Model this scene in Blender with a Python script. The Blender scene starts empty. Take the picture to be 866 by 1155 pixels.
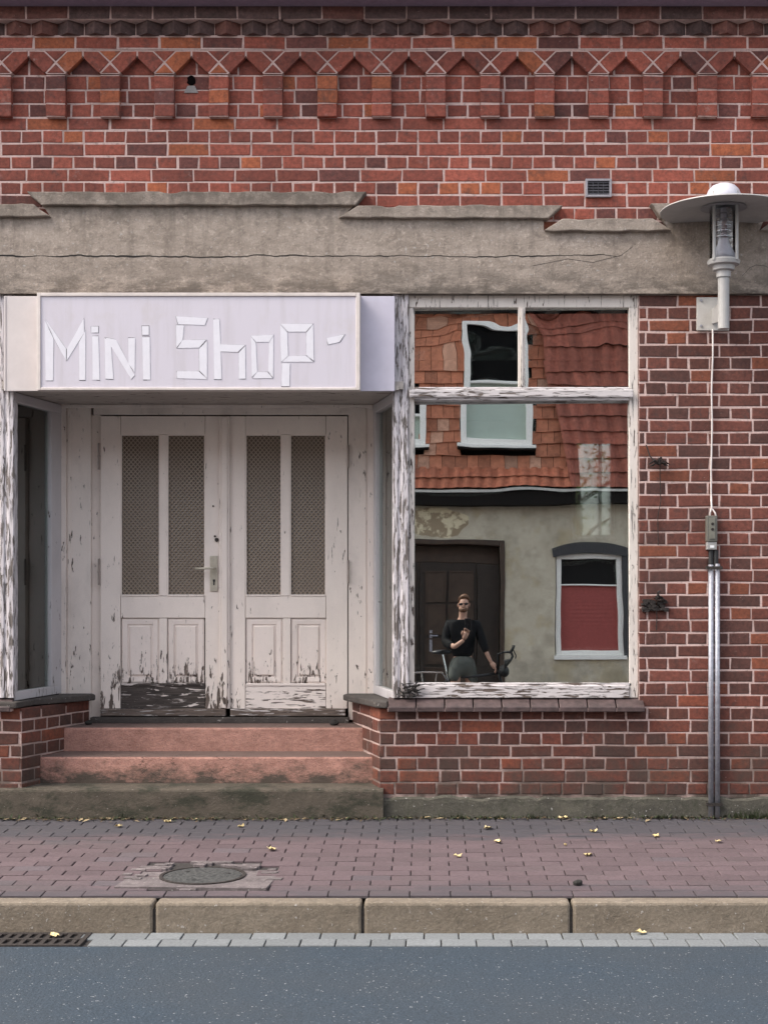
import bpy, math, random
from mathutils import Vector, Matrix, noise as mnoise
R = math.radians
rnd = random.Random(7)
sc = bpy.context.scene
C = sc.collection

# ---------------------------------------------------------------- measurements
# focal length in photograph pixels, camera distance to the facade, principal point, eye height
F, D, PX, H = 1601.25, 8.75, 485.0, 660.0
HC = (922 - H) / 183.0
def X(u, y=0.0): return (u - PX) * (D + y) / F
def Z(v, y=0.0): return HC + (H - v) * (D + y) / F

# ---------------------------------------------------------------- mesh builder
class MB:
    def __init__(s): s.v = []; s.f = []; s.m = []; s.c = []; s.hascol = False
    def add(s, vs, fs, mat=0, col=None, fr=None):
        b = len(s.v)
        if fr:
            ox, oy, a = fr; ca, sa = math.cos(a), math.sin(a)
            vs = [(ox + x*ca - y*sa, oy + x*sa + y*ca, z) for x, y, z in vs]
        s.v += [tuple(p) for p in vs]
        for f in fs:
            s.f.append([b + i for i in f]); s.m.append(mat)
            s.c.append(col or (.5, .5, .5))
        if col: s.hascol = True
        return s
    def box(s, x0, x1, y0, y1, z0, z1, mat=0, col=None, fr=None):
        if x0 > x1: x0, x1 = x1, x0
        if y0 > y1: y0, y1 = y1, y0
        if z0 > z1: z0, z1 = z1, z0
        vs = [(x0,y0,z0),(x1,y0,z0),(x1,y1,z0),(x0,y1,z0),(x0,y0,z1),(x1,y0,z1),(x1,y1,z1),(x0,y1,z1)]
        return s.add(vs, [(0,3,2,1),(4,5,6,7),(0,1,5,4),(1,2,6,5),(2,3,7,6),(3,0,4,7)], mat, col, fr)
    def prism(s, pts, y0, y1, mat=0, col=None, fr=None):          # outline in x,z pushed along y
        n = len(pts)
        vs = [(x, y0, z) for x, z in pts] + [(x, y1, z) for x, z in pts]
        fs = [list(range(n)), list(range(2*n-1, n-1, -1))] + [(i, i+n, (i+1) % n + n, (i+1) % n) for i in range(n)]
        return s.add(vs, fs, mat, col, fr)
    def prismz(s, pts, z0, z1, mat=0, col=None):
        n = len(pts)
        vs = [(x, y, z0) for x, y in pts] + [(x, y, z1) for x, y in pts]
        fs = [list(range(n-1, -1, -1)), list(range(n, 2*n))] + [(i, (i+1) % n, (i+1) % n + n, i+n) for i in range(n)]
        return s.add(vs, fs, mat, col)
    def brick(s, x0, x1, z0, z1, yf, depth=.05, col=None, fr=None, b=.0045, j=.0027):
        "brick seen from -y: worn arris, slightly uneven corners"
        r = lambda: rnd.uniform(-j, j)
        yf += rnd.uniform(-.0014, .0010)
        b1 = min(b * rnd.uniform(.7, 1.6), (x1-x0)*.3, (z1-z0)*.3)
        cs = [(x0+r(), z0+r()), (x1+r(), z0+r()), (x1+r(), z1+r()), (x0+r(), z1+r())]
        sg = [(1, 1), (-1, 1), (-1, -1), (1, -1)]
        vs = [(x, yf+depth, z) for x, z in cs] + [(x, yf+b1, z) for x, z in cs]
        vs += [(x+a*b1*.35, yf+b1*.3, z+c*b1*.35) for (x, z), (a, c) in zip(cs, sg)]
        vs += [(x+a*b1*1.2, yf, z+c*b1*1.2) for (x, z), (a, c) in zip(cs, sg)]
        fs = []
        for k in range(3):
            for i in range(4):
                fs.append((4*k+i, 4*k+(i+1) % 4, 4*k+4+(i+1) % 4, 4*k+4+i))
        fs.append((12, 13, 14, 15))
        return s.add(vs, fs, 0, col, fr)
    def tube(s, pts, r, seg=8, mat=0, closed=False, rs=None, caps=True):
        pts = [Vector(p) for p in pts]; n = len(pts); rings = []; prev = None
        for i, p in enumerate(pts):
            if closed: t = (pts[(i+1) % n] - pts[i-1])
            else: t = pts[min(i+1, n-1)] - pts[max(i-1, 0)]
            t.normalize()
            a = prev if prev is not None else (Vector((0, 0, 1)) if abs(t.z) < .9 else Vector((1, 0, 0)))
            a = (a - t * a.dot(t))
            if a.length < 1e-6: a = t.orthogonal()
            a.normalize(); prev = a; c = t.cross(a)
            rr = rs[i] if rs else r
            rings.append([p + (a*math.cos(2*math.pi*k/seg) + c*math.sin(2*math.pi*k/seg))*rr for k in range(seg)])
        vs = [q for g in rings for q in g]; fs = []
        for i in range(n if closed else n-1):
            j = (i+1) % n
            for k in range(seg): fs.append((i*seg+k, i*seg+(k+1) % seg, j*seg+(k+1) % seg, j*seg+k))
        if not closed and caps:
            fs.append(list(range(seg-1, -1, -1))); fs.append([(n-1)*seg+k for k in range(seg)])
        return s.add(vs, fs, mat)
    def lathe(s, prof, cx, cy, seg=32, mat=0, caps=False):
        vs = []; fs = []; n = len(prof)
        for r_, z in prof:
            for k in range(seg):
                a = 2*math.pi*k/seg; vs.append((cx + r_*math.cos(a), cy + r_*math.sin(a), z))
        for i in range(n-1):
            for k in range(seg): fs.append((i*seg+k, i*seg+(k+1) % seg, (i+1)*seg+(k+1) % seg, (i+1)*seg+k))
        if caps: fs.append(list(range(seg-1, -1, -1))); fs.append([(n-1)*seg+k for k in range(seg)])
        return s.add(vs, fs, mat)
    def sphere(s, c, r, seg=16, rings=8, mat=0, sc_=(1, 1, 1)):
        vs = [(c[0], c[1], c[2]-r*sc_[2])]; fs = []
        for i in range(1, rings):
            t = -math.pi/2 + math.pi*i/rings
            for k in range(seg):
                a = 2*math.pi*k/seg
                vs.append((c[0]+r*sc_[0]*math.cos(t)*math.cos(a), c[1]+r*sc_[1]*math.cos(t)*math.sin(a), c[2]+r*sc_[2]*math.sin(t)))
        vs.append((c[0], c[1], c[2]+r*sc_[2])); L = len(vs)-1
        for k in range(seg): fs.append((0, 1+(k+1) % seg, 1+k)); fs.append((L, 1+(rings-2)*seg+k, 1+(rings-2)*seg+(k+1) % seg))
        for i in range(rings-2):
            for k in range(seg): fs.append((1+i*seg+k, 1+i*seg+(k+1) % seg, 1+(i+1)*seg+(k+1) % seg, 1+(i+1)*seg+k))
        return s.add(vs, fs, mat)
    def build(s, name, mats, parent=None, smooth=False, bevel=0, loc=None, label=None, cat=None, group=None, kind=None):
        o0 = Vector((0, 0, 0))
        if parent is not None:
            p = parent
            while p.parent: p = p.parent
            o0 = ORG[p.name]
        elif loc is not None: o0 = Vector(loc)
        me = bpy.data.meshes.new(name)
        me.from_pydata([tuple(Vector(q) - o0) for q in s.v], [], s.f)
        if not isinstance(mats, (list, tuple)): mats = [mats]
        for m in mats: me.materials.append(m)
        me.polygons.foreach_set('material_index', s.m)
        if smooth: me.polygons.foreach_set('use_smooth', [True]*len(s.f))
        if s.hascol:
            ca = me.color_attributes.new('bcol', 'FLOAT_COLOR', 'CORNER'); arr = []
            for f, c in zip(s.f, s.c): arr += [c[0], c[1], c[2], 1.0]*len(f)
            ca.data.foreach_set('color', arr)
        me.update()
        o = bpy.data.objects.new(name, me); C.objects.link(o)
        if parent is not None: o.parent = parent
        elif loc is not None: o.location = loc; ORG[o.name] = o0
        else: ORG[o.name] = Vector((0, 0, 0))
        if bevel:
            b = o.modifiers.new('Bevel', 'BEVEL'); b.width = bevel; b.segments = 2; b.limit_method = 'ANGLE'; b.angle_limit = R(40)
        tag(o, label, cat, group, kind)
        return o
ORG = {}
def tag(o, label=None, cat=None, group=None, kind=None):
    if label: o['label'] = label
    if cat: o['category'] = cat
    if group: o['group'] = group
    if kind: o['kind'] = kind
def root(name, loc, label, cat, group=None, rz=0, local=False):
    o = bpy.data.objects.new(name, None); C.objects.link(o); o.location = loc; o.rotation_euler.z = rz
    o.empty_display_size = .2
    ORG[o.name] = Vector((0, 0, 0)) if local else Vector(loc)
    tag(o, label, cat, group); return o

# ---------------------------------------------------------------- material helpers
class M:
    def __init__(s, name, base=(.5, .5, .5), rough=.8, metal=0, spec=None):
        s.m = bpy.data.materials.new(name); s.m.use_nodes = True; s.t = s.m.node_tree
        s.b = s.t.nodes['Principled BSDF']
        s.b.inputs['Base Color'].default_value = (*base, 1); s.b.inputs['Roughness'].default_value = rough
        s.b.inputs['Metallic'].default_value = metal
        if spec is not None: s.b.inputs['Specular IOR Level'].default_value = spec
    def n(s, t, **k):
        nd = s.t.nodes.new(t)
        for a, b in k.items(): setattr(nd, a, b)
        return nd
    def put(s, sock, v):
        if v is None: return
        if isinstance(v, bpy.types.NodeSocket): s.t.links.new(v, sock)
        elif isinstance(v, (tuple, list)) and len(v) == 3 and sock.type == 'RGBA': sock.default_value = (*v, 1)
        else: sock.default_value = v
    def pos(s, scale=(1, 1, 1), off=(0, 0, 0)):
        g = s.n('ShaderNodeNewGeometry'); m = s.n('ShaderNodeVectorMath', operation='MULTIPLY')
        s.t.links.new(g.outputs['Position'], m.inputs[0]); m.inputs[1].default_value = scale
        a = s.n('ShaderNodeVectorMath', operation='ADD'); s.t.links.new(m.outputs[0], a.inputs[0]); a.inputs[1].default_value = off
        return a.outputs[0]
    def xyz(s):
        g = s.n('ShaderNodeNewGeometry'); x = s.n('ShaderNodeSeparateXYZ'); s.t.links.new(g.outputs['Position'], x.inputs[0]); return x.outputs
    def noise(s, scale, vec=None, detail=5, rough=.55, dist=0):
        nd = s.n('ShaderNodeTexNoise'); s.put(nd.inputs['Vector'], vec if vec is not None else s.pos())
        nd.inputs['Scale'].default_value = scale; nd.inputs['Detail'].default_value = detail
        nd.inputs['Roughness'].default_value = rough; nd.inputs['Distortion'].default_value = dist
        return nd.outputs['Fac']
    def voro(s, scale, vec=None, feature='F1'):
        nd = s.n('ShaderNodeTexVoronoi', feature=feature); s.put(nd.inputs['Vector'], vec if vec is not None else s.pos())
        nd.inputs['Scale'].default_value = scale; return nd.outputs['Distance']
    def mth(s, op, a, b=None, c=None):
        nd = s.n('ShaderNodeMath', operation=op); s.put(nd.inputs[0], a)
        if b is not None: s.put(nd.inputs[1], b)
        if c is not None: s.put(nd.inputs[2], c)
        return nd.outputs[0]
    def mr(s, v, a, b, c=0, d=1, smooth=False):
        nd = s.n('ShaderNodeMapRange'); nd.interpolation_type = 'SMOOTHSTEP' if smooth else 'LINEAR'
        for i, x in enumerate((v, a, b, c, d)): s.put(nd.inputs[i], x)
        return nd.outputs[0]
    def mix(s, f, a, b, mode='MIX'):
        nd = s.n('ShaderNodeMix', data_type='RGBA', blend_type=mode)
        s.put(nd.inputs[0], f); s.put(nd.inputs[6], a); s.put(nd.inputs[7], b); return nd.outputs[2]
    def attr(s, name='bcol'):
        return s.n('ShaderNodeAttribute', attribute_name=name).outputs['Color']
    def val(s, v):           # grey colour from a value
        nd = s.n('ShaderNodeCombineColor'); [s.put(nd.inputs[i], v) for i in range(3)]; return nd.outputs[0]
    def bump(s, h, strength=.5, dist=.01, nrm=None):
        nd = s.n('ShaderNodeBump'); s.put(nd.inputs['Height'], h); nd.inputs['Strength'].default_value = strength
        nd.inputs['Distance'].default_value = dist
        if nrm is not None: s.put(nd.inputs['Normal'], nrm)
        return nd.outputs[0]
    def out(s, col=None, rough=None, nrm=None):
        s.put(s.b.inputs['Base Color'], col); s.put(s.b.inputs['Roughness'], rough); s.put(s.b.inputs['Normal'], nrm)
        return s.m

def m_brick():
    m = M('brick', rough=.85)
    n1 = m.noise(38, detail=6, rough=.7); n2 = m.noise(2.2, detail=4); n3 = m.noise(180, detail=3)
    c = m.mix(1, m.attr(), m.val(m.mr(n1, .3, .7, .55, 1.38)), 'MULTIPLY')
    c = m.mix(1, c, m.val(m.mr(n2, .3, .7, .72, 1.18)), 'MULTIPLY')
    pit = m.mr(m.noise(70, detail=4, rough=.7), .30, .36, 1, 0)
    c = m.mix(m.mth('MULTIPLY', pit, .55), c, (.03, .025, .022))
    so = m.mr(m.noise(11, m.pos(off=(5, 1, 2)), detail=7, rough=.75), .54, .66, 0, .6)
    c = m.mix(so, c, (.055, .036, .032))
    sm = m.mr(m.noise(30, m.pos((1, 1, 2.2), (3, 3, 3)), detail=6, rough=.7), .64, .69, 0, .55)
    c = m.mix(sm, c, (.40, .28, .25))
    ef = m.mr(m.noise(9, detail=8, rough=.75), .60, .72, 0, .35)
    c = m.mix(ef, c, (.36, .25, .22))
    z = m.xyz()[2]
    damp = m.mth('MULTIPLY', m.mr(z, .15, .85, 1, 0), m.mr(m.noise(3.2, detail=7, rough=.72), .40, .60, 0, .85))
    c = m.mix(damp, c, (.055, .040, .031))
    h = m.mth('ADD', m.mth('MULTIPLY', n1, .6), m.mth('MULTIPLY', n3, .4))
    return m.out(c, None, m.bump(h, .55, .006))
def m_mortar(base=(.62, .45, .405), dark=(.32, .225, .195)):
    m = M('mortar', rough=.95)
    n = m.noise(60, detail=5, rough=.7); n2 = m.noise(1.6, detail=5, rough=.65)
    c = m.mix(m.mr(n, .3, .7), tuple(x*.8 for x in base), tuple(x*1.1 for x in base))
    c = m.mix(m.mr(n2, .48, .68, 0, .9), c, dark)
    z = m.xyz()[2]
    c = m.mix(m.mth('MULTIPLY', m.mr(z, .15, .62, 1, 0), m.mr(m.noise(6, detail=5), .3, .55, .2, 1)), c, (.085, .065, .052))
    c = m.mix(m.mr(m.noise(24, detail=6, rough=.75), .54, .64, 0, .6), c, tuple(x*.6 for x in dark))
    return m.out(c, None, m.bump(n, .6, .006))
def m_concrete(name, a=(.28, .228, .185), b=(.45, .375, .315), dark=(.14, .112, .09), soot=True, zs=None):
    m = M(name, rough=.92)
    n1 = m.noise(6, m.pos((.6, 1, 1.6)), detail=8, rough=.68); n2 = m.noise(90, detail=4, rough=.7); n3 = m.noise(18, detail=6, rough=.75)
    c = m.mix(m.mr(n1, .3, .7), a, b)
    c = m.mix(m.mr(n2, .35, .65, 0, .35), c, tuple(x*.55 for x in a))
    c = m.mix(m.mr(n3, .50, .66, 0, .55), c, dark)
    c = m.mix(m.mr(m.noise(34, detail=5, rough=.8), .55, .63, 0, .45), c, tuple(x*1.35 for x in b))
    spots = m.mr(m.noise(45, detail=3, rough=.6), .66, .70, 0, .6)
    c = m.mix(spots, c, (.5, .47, .44))
    if zs:   # grime band with its own shape low on the beam
        z = m.xyz()[2]
        g = m.mth('MULTIPLY', m.mr(z, zs[0], zs[1], 1, 0), m.mr(m.noise(7, m.pos((.7, 1, 2)), detail=8, rough=.75), .42, .56, 0, .85))
        c = m.mix(g, c, (.095, .078, .064))
        dr_ = m.mr(m.noise(1, m.pos((9, 1, .9), (2, 0, 0)), detail=7, rough=.7), .52, .68, 0, .55)
        c = m.mix(dr_, c, (.15, .122, .10))
        g2 = m.mth('MULTIPLY', m.mr(z, zs[2], zs[3], 0, 1), m.mr(m.noise(9, detail=8, rough=.72), .36, .58, .15, .9))
        c = m.mix(g2, c, (.12, .10, .082))
    h = m.mth('ADD', m.mth('MULTIPLY', n2, .5), m.mth('MULTIPLY', n3, .7))
    return m.out(c, None, m.bump(h, .7, .012))
def m_paint(name, z0=.7, z1=2.6, t0=.40, t1=.30, base=(.66, .60, .59), streak=(22, 5), seed=0, crack=.33, wood=((.045, .032, .026), (.20, .155, .13)), horiz=False, grime=.25):
    "flaking oil paint on weathered wood; t = how much of the noise has flaked, low and high"
    m = M(name, rough=.55)
    s = (streak[0], streak[0], streak[1]) if not horiz else (streak[1], streak[1]*3, streak[0])
    off = (seed*3.1, seed*1.7, seed*2.3)
    n1 = m.noise(1, m.pos(s, off), detail=7, rough=.62, dist=.6)
    z = m.xyz()[2]
    thr = m.mr(z, z0, z1, t0, t1)
    big = m.noise(3.5, m.pos(off=off), detail=3)
    thr = m.mth('ADD', thr, m.mr(big, .3, .7, -.05, .05))
    pe = m.mr(n1, m.mth('SUBTRACT', thr, .008), m.mth('ADD', thr, .012), 1, 0)
    s2 = (90, 90, 7) if not horiz else (7, 30, 110)
    cr = m.mr(m.noise(1, m.pos(s2, off), detail=5, rough=.6), crack-.03, crack+.015, 1, 0)
    w = m.mix(m.mr(m.noise(1, m.pos((120, 120, 8) if not horiz else (8, 8, 120)), detail=4), .3, .7), *wood)
    gr = m.noise(4, m.pos((1, 1, .6), off), detail=7, rough=.65)
    p = m.mix(m.mr(gr, .45, .75, 0, grime), base, tuple(x*.45 for x in base))
    p = m.mix(m.mth('MULTIPLY', m.mr(m.noise(150, detail=2), .3, .7), .12), p, tuple(x*.6 for x in base))
    edge = m.mr(n1, thr, m.mth('ADD', thr, .05), .35, 0)
    p = m.mix(edge, p, tuple(x*.5 for x in base))
    c = m.mix(m.mth('MULTIPLY', cr, .75), p, (.06, .05, .045))
    c = m.mix(pe, c, w)
    h = m.mth('SUBTRACT', 1.0, m.mth('MAXIMUM', pe, m.mth('MULTIPLY', cr, .6)))
    h = m.mth('ADD', h, m.mth('MULTIPLY', gr, .25))
    return m.out(c, m.mr(pe, 0, 1, .5, .9), m.bump(h, .8, .004))
def m_simple(name, col, rough=.6, metal=0, var=.15, sc_=30, bump=.2, spec=None):
    m = M(name, rough=rough, metal=metal, spec=spec)
    n = m.noise(sc_, detail=6, rough=.65)
    c = m.mix(m.mr(n, .3, .7), tuple(x*(1-var) for x in col), tuple(min(1, x*(1+var)) for x in col))
    return m.out(c, None, m.bump(n, bump, .004))
def m_window(name, wave=0.0, refl=.27, wz=None, wobble=.5):
    "old clear pane: part mirror, part see-through"
    m = M(name); t = m.t; o = t.nodes['Material Output']
    g = m.n('ShaderNodeBsdfGlossy'); g.inputs['Roughness'].default_value = 0.0; g.inputs['Color'].default_value = (.92, .95, .93, 1)
    tr = m.n('ShaderNodeBsdfTransparent'); tr.inputs['Color'].default_value = (.94, .98, .96, 1)
    fr = m.n('ShaderNodeFresnel'); fr.inputs['IOR'].default_value = 1.52
    f = m.mr(fr.outputs[0], .04, 1, refl, 1)
    # dust film
    mx = m.n('ShaderNodeMixShader'); m.put(mx.inputs[0], f); t.links.new(tr.outputs[0], mx.inputs[1]); t.links.new(g.outputs[0], mx.inputs[2])
    d = m.n('ShaderNodeBsdfDiffuse'); d.inputs['Color'].default_value = (.4, .38, .35, 1)
    dust = m.mr(m.noise(4, m.pos((1, 1, .7)), detail=8, rough=.7), .5, .85, .0, .006)
    mx2 = m.n('ShaderNodeMixShader'); m.put(mx2.inputs[0], dust); t.links.new(mx.outputs[0], mx2.inputs[1]); t.links.new(d.outputs[0], mx2.inputs[2])
    t.links.new(mx2.outputs[0], o.inputs['Surface'])
    if wave:
        n = m.noise(wobble*4, m.pos((1, 0, 1.3)), detail=1.5, rough=.4)
        if wz:
            z = m.xyz()[2]; n = m.mth('MULTIPLY', n, m.mr(z, wz[0], wz[1], .12, 1))
        nr = m.bump(n, 1.0, wave)
        m.put(g.inputs['Normal'], nr)
    return m.m

MAT = dict(
    brick=m_brick(), mortar=m_mortar(), lintel=m_concrete('weathered_concrete', zs=(Z(330), Z(296), Z(262), Z(222))),
    plinth=m_concrete('mossy_plinth', (.055, .05, .04), (.12, .11, .085), (.03, .034, .018)),
    roofdark=m_simple('dark_board', (.014, .012, .011), .8, spec=.1),
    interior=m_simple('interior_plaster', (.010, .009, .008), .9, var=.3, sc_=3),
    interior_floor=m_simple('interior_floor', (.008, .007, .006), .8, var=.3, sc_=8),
    metal=m_simple('galvanised', (.36, .36, .40), .45, .5, var=.25, sc_=40),
    lampgrey=m_simple('grey_lamp_enamel', (.40, .385, .37), .45, .0, var=.08, sc_=20),
    lampwhite=m_simple('pale_lamp_enamel', (.52, .51, .56), .4, var=.05),
    iron=m_simple('rusted_iron', (.035, .028, .025), .85, .2, var=.5, sc_=60, bump=.6),
    black=m_simple('black_rubber', (.018, .018, .018), .6, var=.2),
    tile_sill=m_simple('dark_clinker', (.075, .05, .048), .5, var=.45, sc_=22, bump=.5),
)
glass_main = m_window('shop_glass', refl=.66, wave=.0012, wobble=.35)
glass_top = m_window('old_wavy_glass', refl=.66, wave=.0035, wz=(Z(405), Z(352)), wobble=.55)
glass_side = m_window('side_glass', wave=.0008, refl=.10)

# ================================================================ GROUND
ZK, YK = Z(1018, -1.94), -1.94            # pavement edge
ZG = Z(1052, -1.94)                       # gutter level
slope = ZK / YK
def m_asphalt():
    m = M('asphalt', rough=.85)
    n = m.noise(75, detail=6, rough=.85); n2 = m.noise(1.2, detail=6); sp = m.voro(80)
    c = m.mix(m.mr(n, .36, .64), (.012, .022, .034), (.045, .070, .098))
    c = m.mix(m.mr(n2, .3, .7, 0, .5), c, (.045, .05, .055))
    fleck = m.mth('MULTIPLY', m.mr(sp, .22, .34, 1, 0), m.mr(m.noise(42, detail=2), .60, .66, 0, .8))
    c = m.mix(fleck, c, (.42, .43, .44))
    h = m.mth('ADD', n, m.mth('MULTIPLY', sp, .6))
    return m.out(c, None, m.bump(h, .8, .006))
def m_paver(tint):
    m = M('paver_brick', rough=.85)
    n = m.noise(70, detail=5, rough=.7); y = m.xyz()[1]
    c = m.mix(1, m.attr(), m.val(m.mr(n, .25, .75, .7, 1.3)), 'MULTIPLY')
    # grime worn into the strips along wall and kerb
    st = m.mth('ADD', y, m.mr(m.noise(5, m.pos((.5, 2, 1)), detail=7, rough=.7), .2, .8, -.22, .22))
    g = m.mth('MAXIMUM', m.mr(st, -.66, -.46, 0, .82), m.mr(st, -1.58, -1.80, 0, .6))
    c = m.mix(g, c, (.05, .05, .058))
    c = m.mix(m.mr(m.noise(2.6, m.pos((.6, 1.3, 1)), detail=7, rough=.7), .52, .72, 0, .6), c, (.085, .07, .07))
    return m.out(c, None, m.bump(n, .5, .004))
m_p = m_paver(0)
m_joint = m_simple('joint_sand', (.035, .03, .028), .95, var=.5, sc_=50)
GX0, GX1 = -16, 16
mb = MB(); mb.box(-60, 60, -60, -2.19, -.6, ZG - .012); mb.box(-60, 60, -2.19, 60, -.6, -.30)
mb.build('ground', m_simple('earth', (.06, .055, .04), .95, var=.4, sc_=3), kind='structure')
mb = MB(); mb.add([(-40, -8.4, ZG-.006), (40, -8.4, ZG-.006), (40, -5.3, ZG+.05), (-40, -5.3, ZG+.05), (40, -2.19, ZG-.004), (-40, -2.19, ZG-.004)], [(0, 1, 2, 3), (3, 2, 4, 5)])
mb.build('road', m_asphalt(), kind='structure')
# brick pavement, laid individually
mb = MB(); jb = MB()
jb.add([(GX0, -1.825, slope*-1.825-.010), (GX1, -1.825, slope*-1.825-.010), (GX1, .3, .3*slope-.010), (GX0, .3, .3*slope-.010)], [(0, 1, 2, 3)])
jb.build('pavement_bed', m_joint, kind='structure')
MANX, MANY = X(229, -1.42), -1.42
row = 0; y = -.02
while y > -1.79:
    y1, y0 = y, max(y - .1, -1.825)
    x = -6.6 + (.1 if row % 2 else 0)
    while x < 6.6:
        xa, xb = x + .003, x + .197; ya, yb = y0 + .003, y1 - .003
        x += .2
        if abs((xa+xb)/2-MANX+.1*((ya+yb)/2-MANY)) < .30 and abs((ya+yb)/2-MANY) < .27: continue
        k = rnd.random(); g = rnd.uniform(.88, 1.13)
        col = (.106*g, .074*g, .080*g) if k > .06 else (.10*g, .078*g, .086*g)
        dz = rnd.uniform(-.0015, .0015); t = rnd.uniform(-.001, .001)
        zz = lambda yy: slope*yy + dz
        i = .003
        vs = [(xa, ya, zz(ya)-.012), (xb, ya, zz(ya)-.012), (xb, yb, zz(yb)-.012), (xa, yb, zz(yb)-.012),
              (xa, ya, zz(ya)-.002), (xb, ya, zz(ya)-.002), (xb, yb, zz(yb)-.002), (xa, yb, zz(yb)-.002),
              (xa+i, ya+i, zz(ya)+t), (xb-i, ya+i, zz(ya)-t), (xb-i, yb-i, zz(yb)-t), (xa+i, yb-i, zz(yb)+t)]
        fs = [(8, 9, 10, 11)]
        for q in range(4): fs += [(q, (q+1) % 4, 4+(q+1) % 4, 4+q), (4+q, 4+(q+1) % 4, 8+(q+1) % 4, 8+q)]
        mb.add(vs, fs, 0, col)
    y -= .1; row += 1
mb.build('pavement', m_p, kind='structure')
# mortar patch round the manhole
mb = MB(); mb.prismz([(MANX-.40, MANY-.26), (MANX+.36, MANY-.30), (MANX+.40, MANY+.24), (MANX+.1, MANY+.32), (MANX-.34, MANY+.32)], slope*MANY-.02, slope*MANY-.003)
for k in range(60):     # broken setts
    a = rnd.uniform(0, 6.28); q = rnd.uniform(.30, .40); g = rnd.uniform(.6, 1.2)
    x, yy = MANX+q*math.cos(a), MANY+q*.72*math.sin(a); w = rnd.uniform(.02, .05)
    mb.prismz([(x-w, yy-.02), (x+w*.8, yy-.024), (x+w, yy+.02), (x-w*.9, yy+.018)], slope*yy-.02, slope*yy+.002+rnd.uniform(0, .003))
mb.build('paving_patch', m_concrete('patch_mortar', (.10, .085, .085), (.24, .20, .20), (.05, .04, .04)), kind='structure')
# kerb: 1 m stones with open joints
mb = MB(); x = X(174, YK) - 12
jx = []
while x < 12:
    w = .006
    mb.box(x + w, x + 1.0 - w, YK, YK + .115, ZG - .1, ZK + rnd.uniform(-.002, .002)); x += 1.0
mb.build('kerb', m_concrete('kerb_concrete', (.165, .132, .098), (.26, .215, .165), (.10, .085, .065)), bevel=.014, kind='structure')
mb = MB(); mb.box(-12, 12, YK + .012, YK + .11, ZG - .1, ZK - .035); mb.build('kerb_bed', m_joint, kind='structure')
mb = MB()
DRX = X(103, -2.06)
for r_ in range(2):
    x = -12 + (.08 if r_ else 0)
    y1 = YK - .002 - r_*.122
    while x < 12:
        if not (DRX - .62 < x + .08 < DRX + (.02 if r_ else -.02)):
            g = rnd.uniform(.85, 1.15)
            mb.box(x + .003, x + .161, y1 - .117, y1, ZG - .06, ZG + rnd.uniform(-.002, .002), col=(.165*g, .175*g, .18*g))
        x += .164
gm = M('gutter_sett', rough=.85); gn = gm.noise(80, detail=5)
gm.out(gm.mix(1, gm.attr(), gm.val(gm.mr(gn, .3, .7, .8, 1.2)), 'MULTIPLY'), None, gm.bump(gn, .4, .003))
mb.build('gutter', gm.m, bevel=.004, kind='structure')
mb = MB(); mb.box(-12, 12, YK - .25, YK, ZG - .1, ZG - .010); mb.build('gutter_bed', m_joint, kind='structure')
# far pavement
mb = MB(); mb.box(-40, 40, -12.2, -8.55, -.5, -.10)
mb.build('far_pavement', m_simple('far_paving', (.13, .10, .10), .9, var=.25, sc_=12), kind='structure')
mb = MB(); mb.box(-40, 40, -8.55, -8.40, -.5, -.095)
mb.build('far_kerb', m_concrete('far_kerb_concrete', (.17, .15, .12), (.27, .24, .19), (.1, .09, .07)), bevel=.01, kind='structure')
# storm drain
dr = root('storm_drain', (DRX-.31, -2.06, ZG), 'rusty iron drain grate set in the gutter beside the kerb', 'drain')
mb = MB(); x0, x1, y0, y1 = DRX-.60, DRX-.02, YK-.245, YK-.004
mb.box(x0, x1, y0, y0+.025, ZG-.05, ZG+.004); mb.box(x0, x1, y1-.025, y1, ZG-.05, ZG+.004)
mb.box(x0, x0+.025, y0+.025, y1-.025, ZG-.05, ZG+.004); mb.box(x1-.025, x1, y0+.025, y1-.025, ZG-.05, ZG+.004)
mb.build('frame', MAT['iron'], dr, bevel=.003)
mb = MB()
for k in range(11):
    xx = x0+.04+k*.048; mb.box(xx, xx+.022, y0+.026, y1-.026, ZG-.03, ZG+.002)
mb.box(x0+.026, x1-.026, (y0+y1)/2-.012, (y0+y1)/2+.012, ZG-.028, ZG+.003)
mb.build('grate', MAT['iron'], dr)
mb = MB(); mb.box(x0+.003, x1-.003, y0+.003, y1-.003, ZG-.12, ZG-.055); mb.build('sump', MAT['black'], dr)
# manhole
mh = root('manhole_cover', (MANX, MANY, slope*MANY), 'round dark iron manhole cover in the brick pavement', 'manhole cover')
mzz = slope*MANY
mb = MB(); mb.lathe([(.222, mzz-.03), (.222, mzz+.003), (.205, mzz+.003), (.205, mzz-.004)], MANX, MANY, 40); mb.build('rim', MAT['iron'], mh)
cm = M('cover_iron', rough=.75); cv = cm.voro(38); cn = cm.noise(30)
cm.out(cm.mix(cm.mr(cn, .3, .7), (.035, .036, .036), (.075, .075, .072)), None, cm.bump(cm.mr(cv, .2, .6), .9, .006))
mb = MB(); mb.lathe([(.0005, mzz+.002), (.03, mzz+.002), (.198, mzz+.001), (.203, mzz-.004), (.203, mzz-.02)], MANX, MANY, 40); mb.build('cover', cm.m, mh)
for a in (.3, 2.4, 4.5):
    mb = MB(); mb.lathe([(.0005, mzz+.0035), (.014, mzz+.0035), (.016, mzz)], MANX+.13*math.cos(a), MANY+.13*math.sin(a), 10)
    mb.build('lift_hole', MAT['black'], mh)

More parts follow.
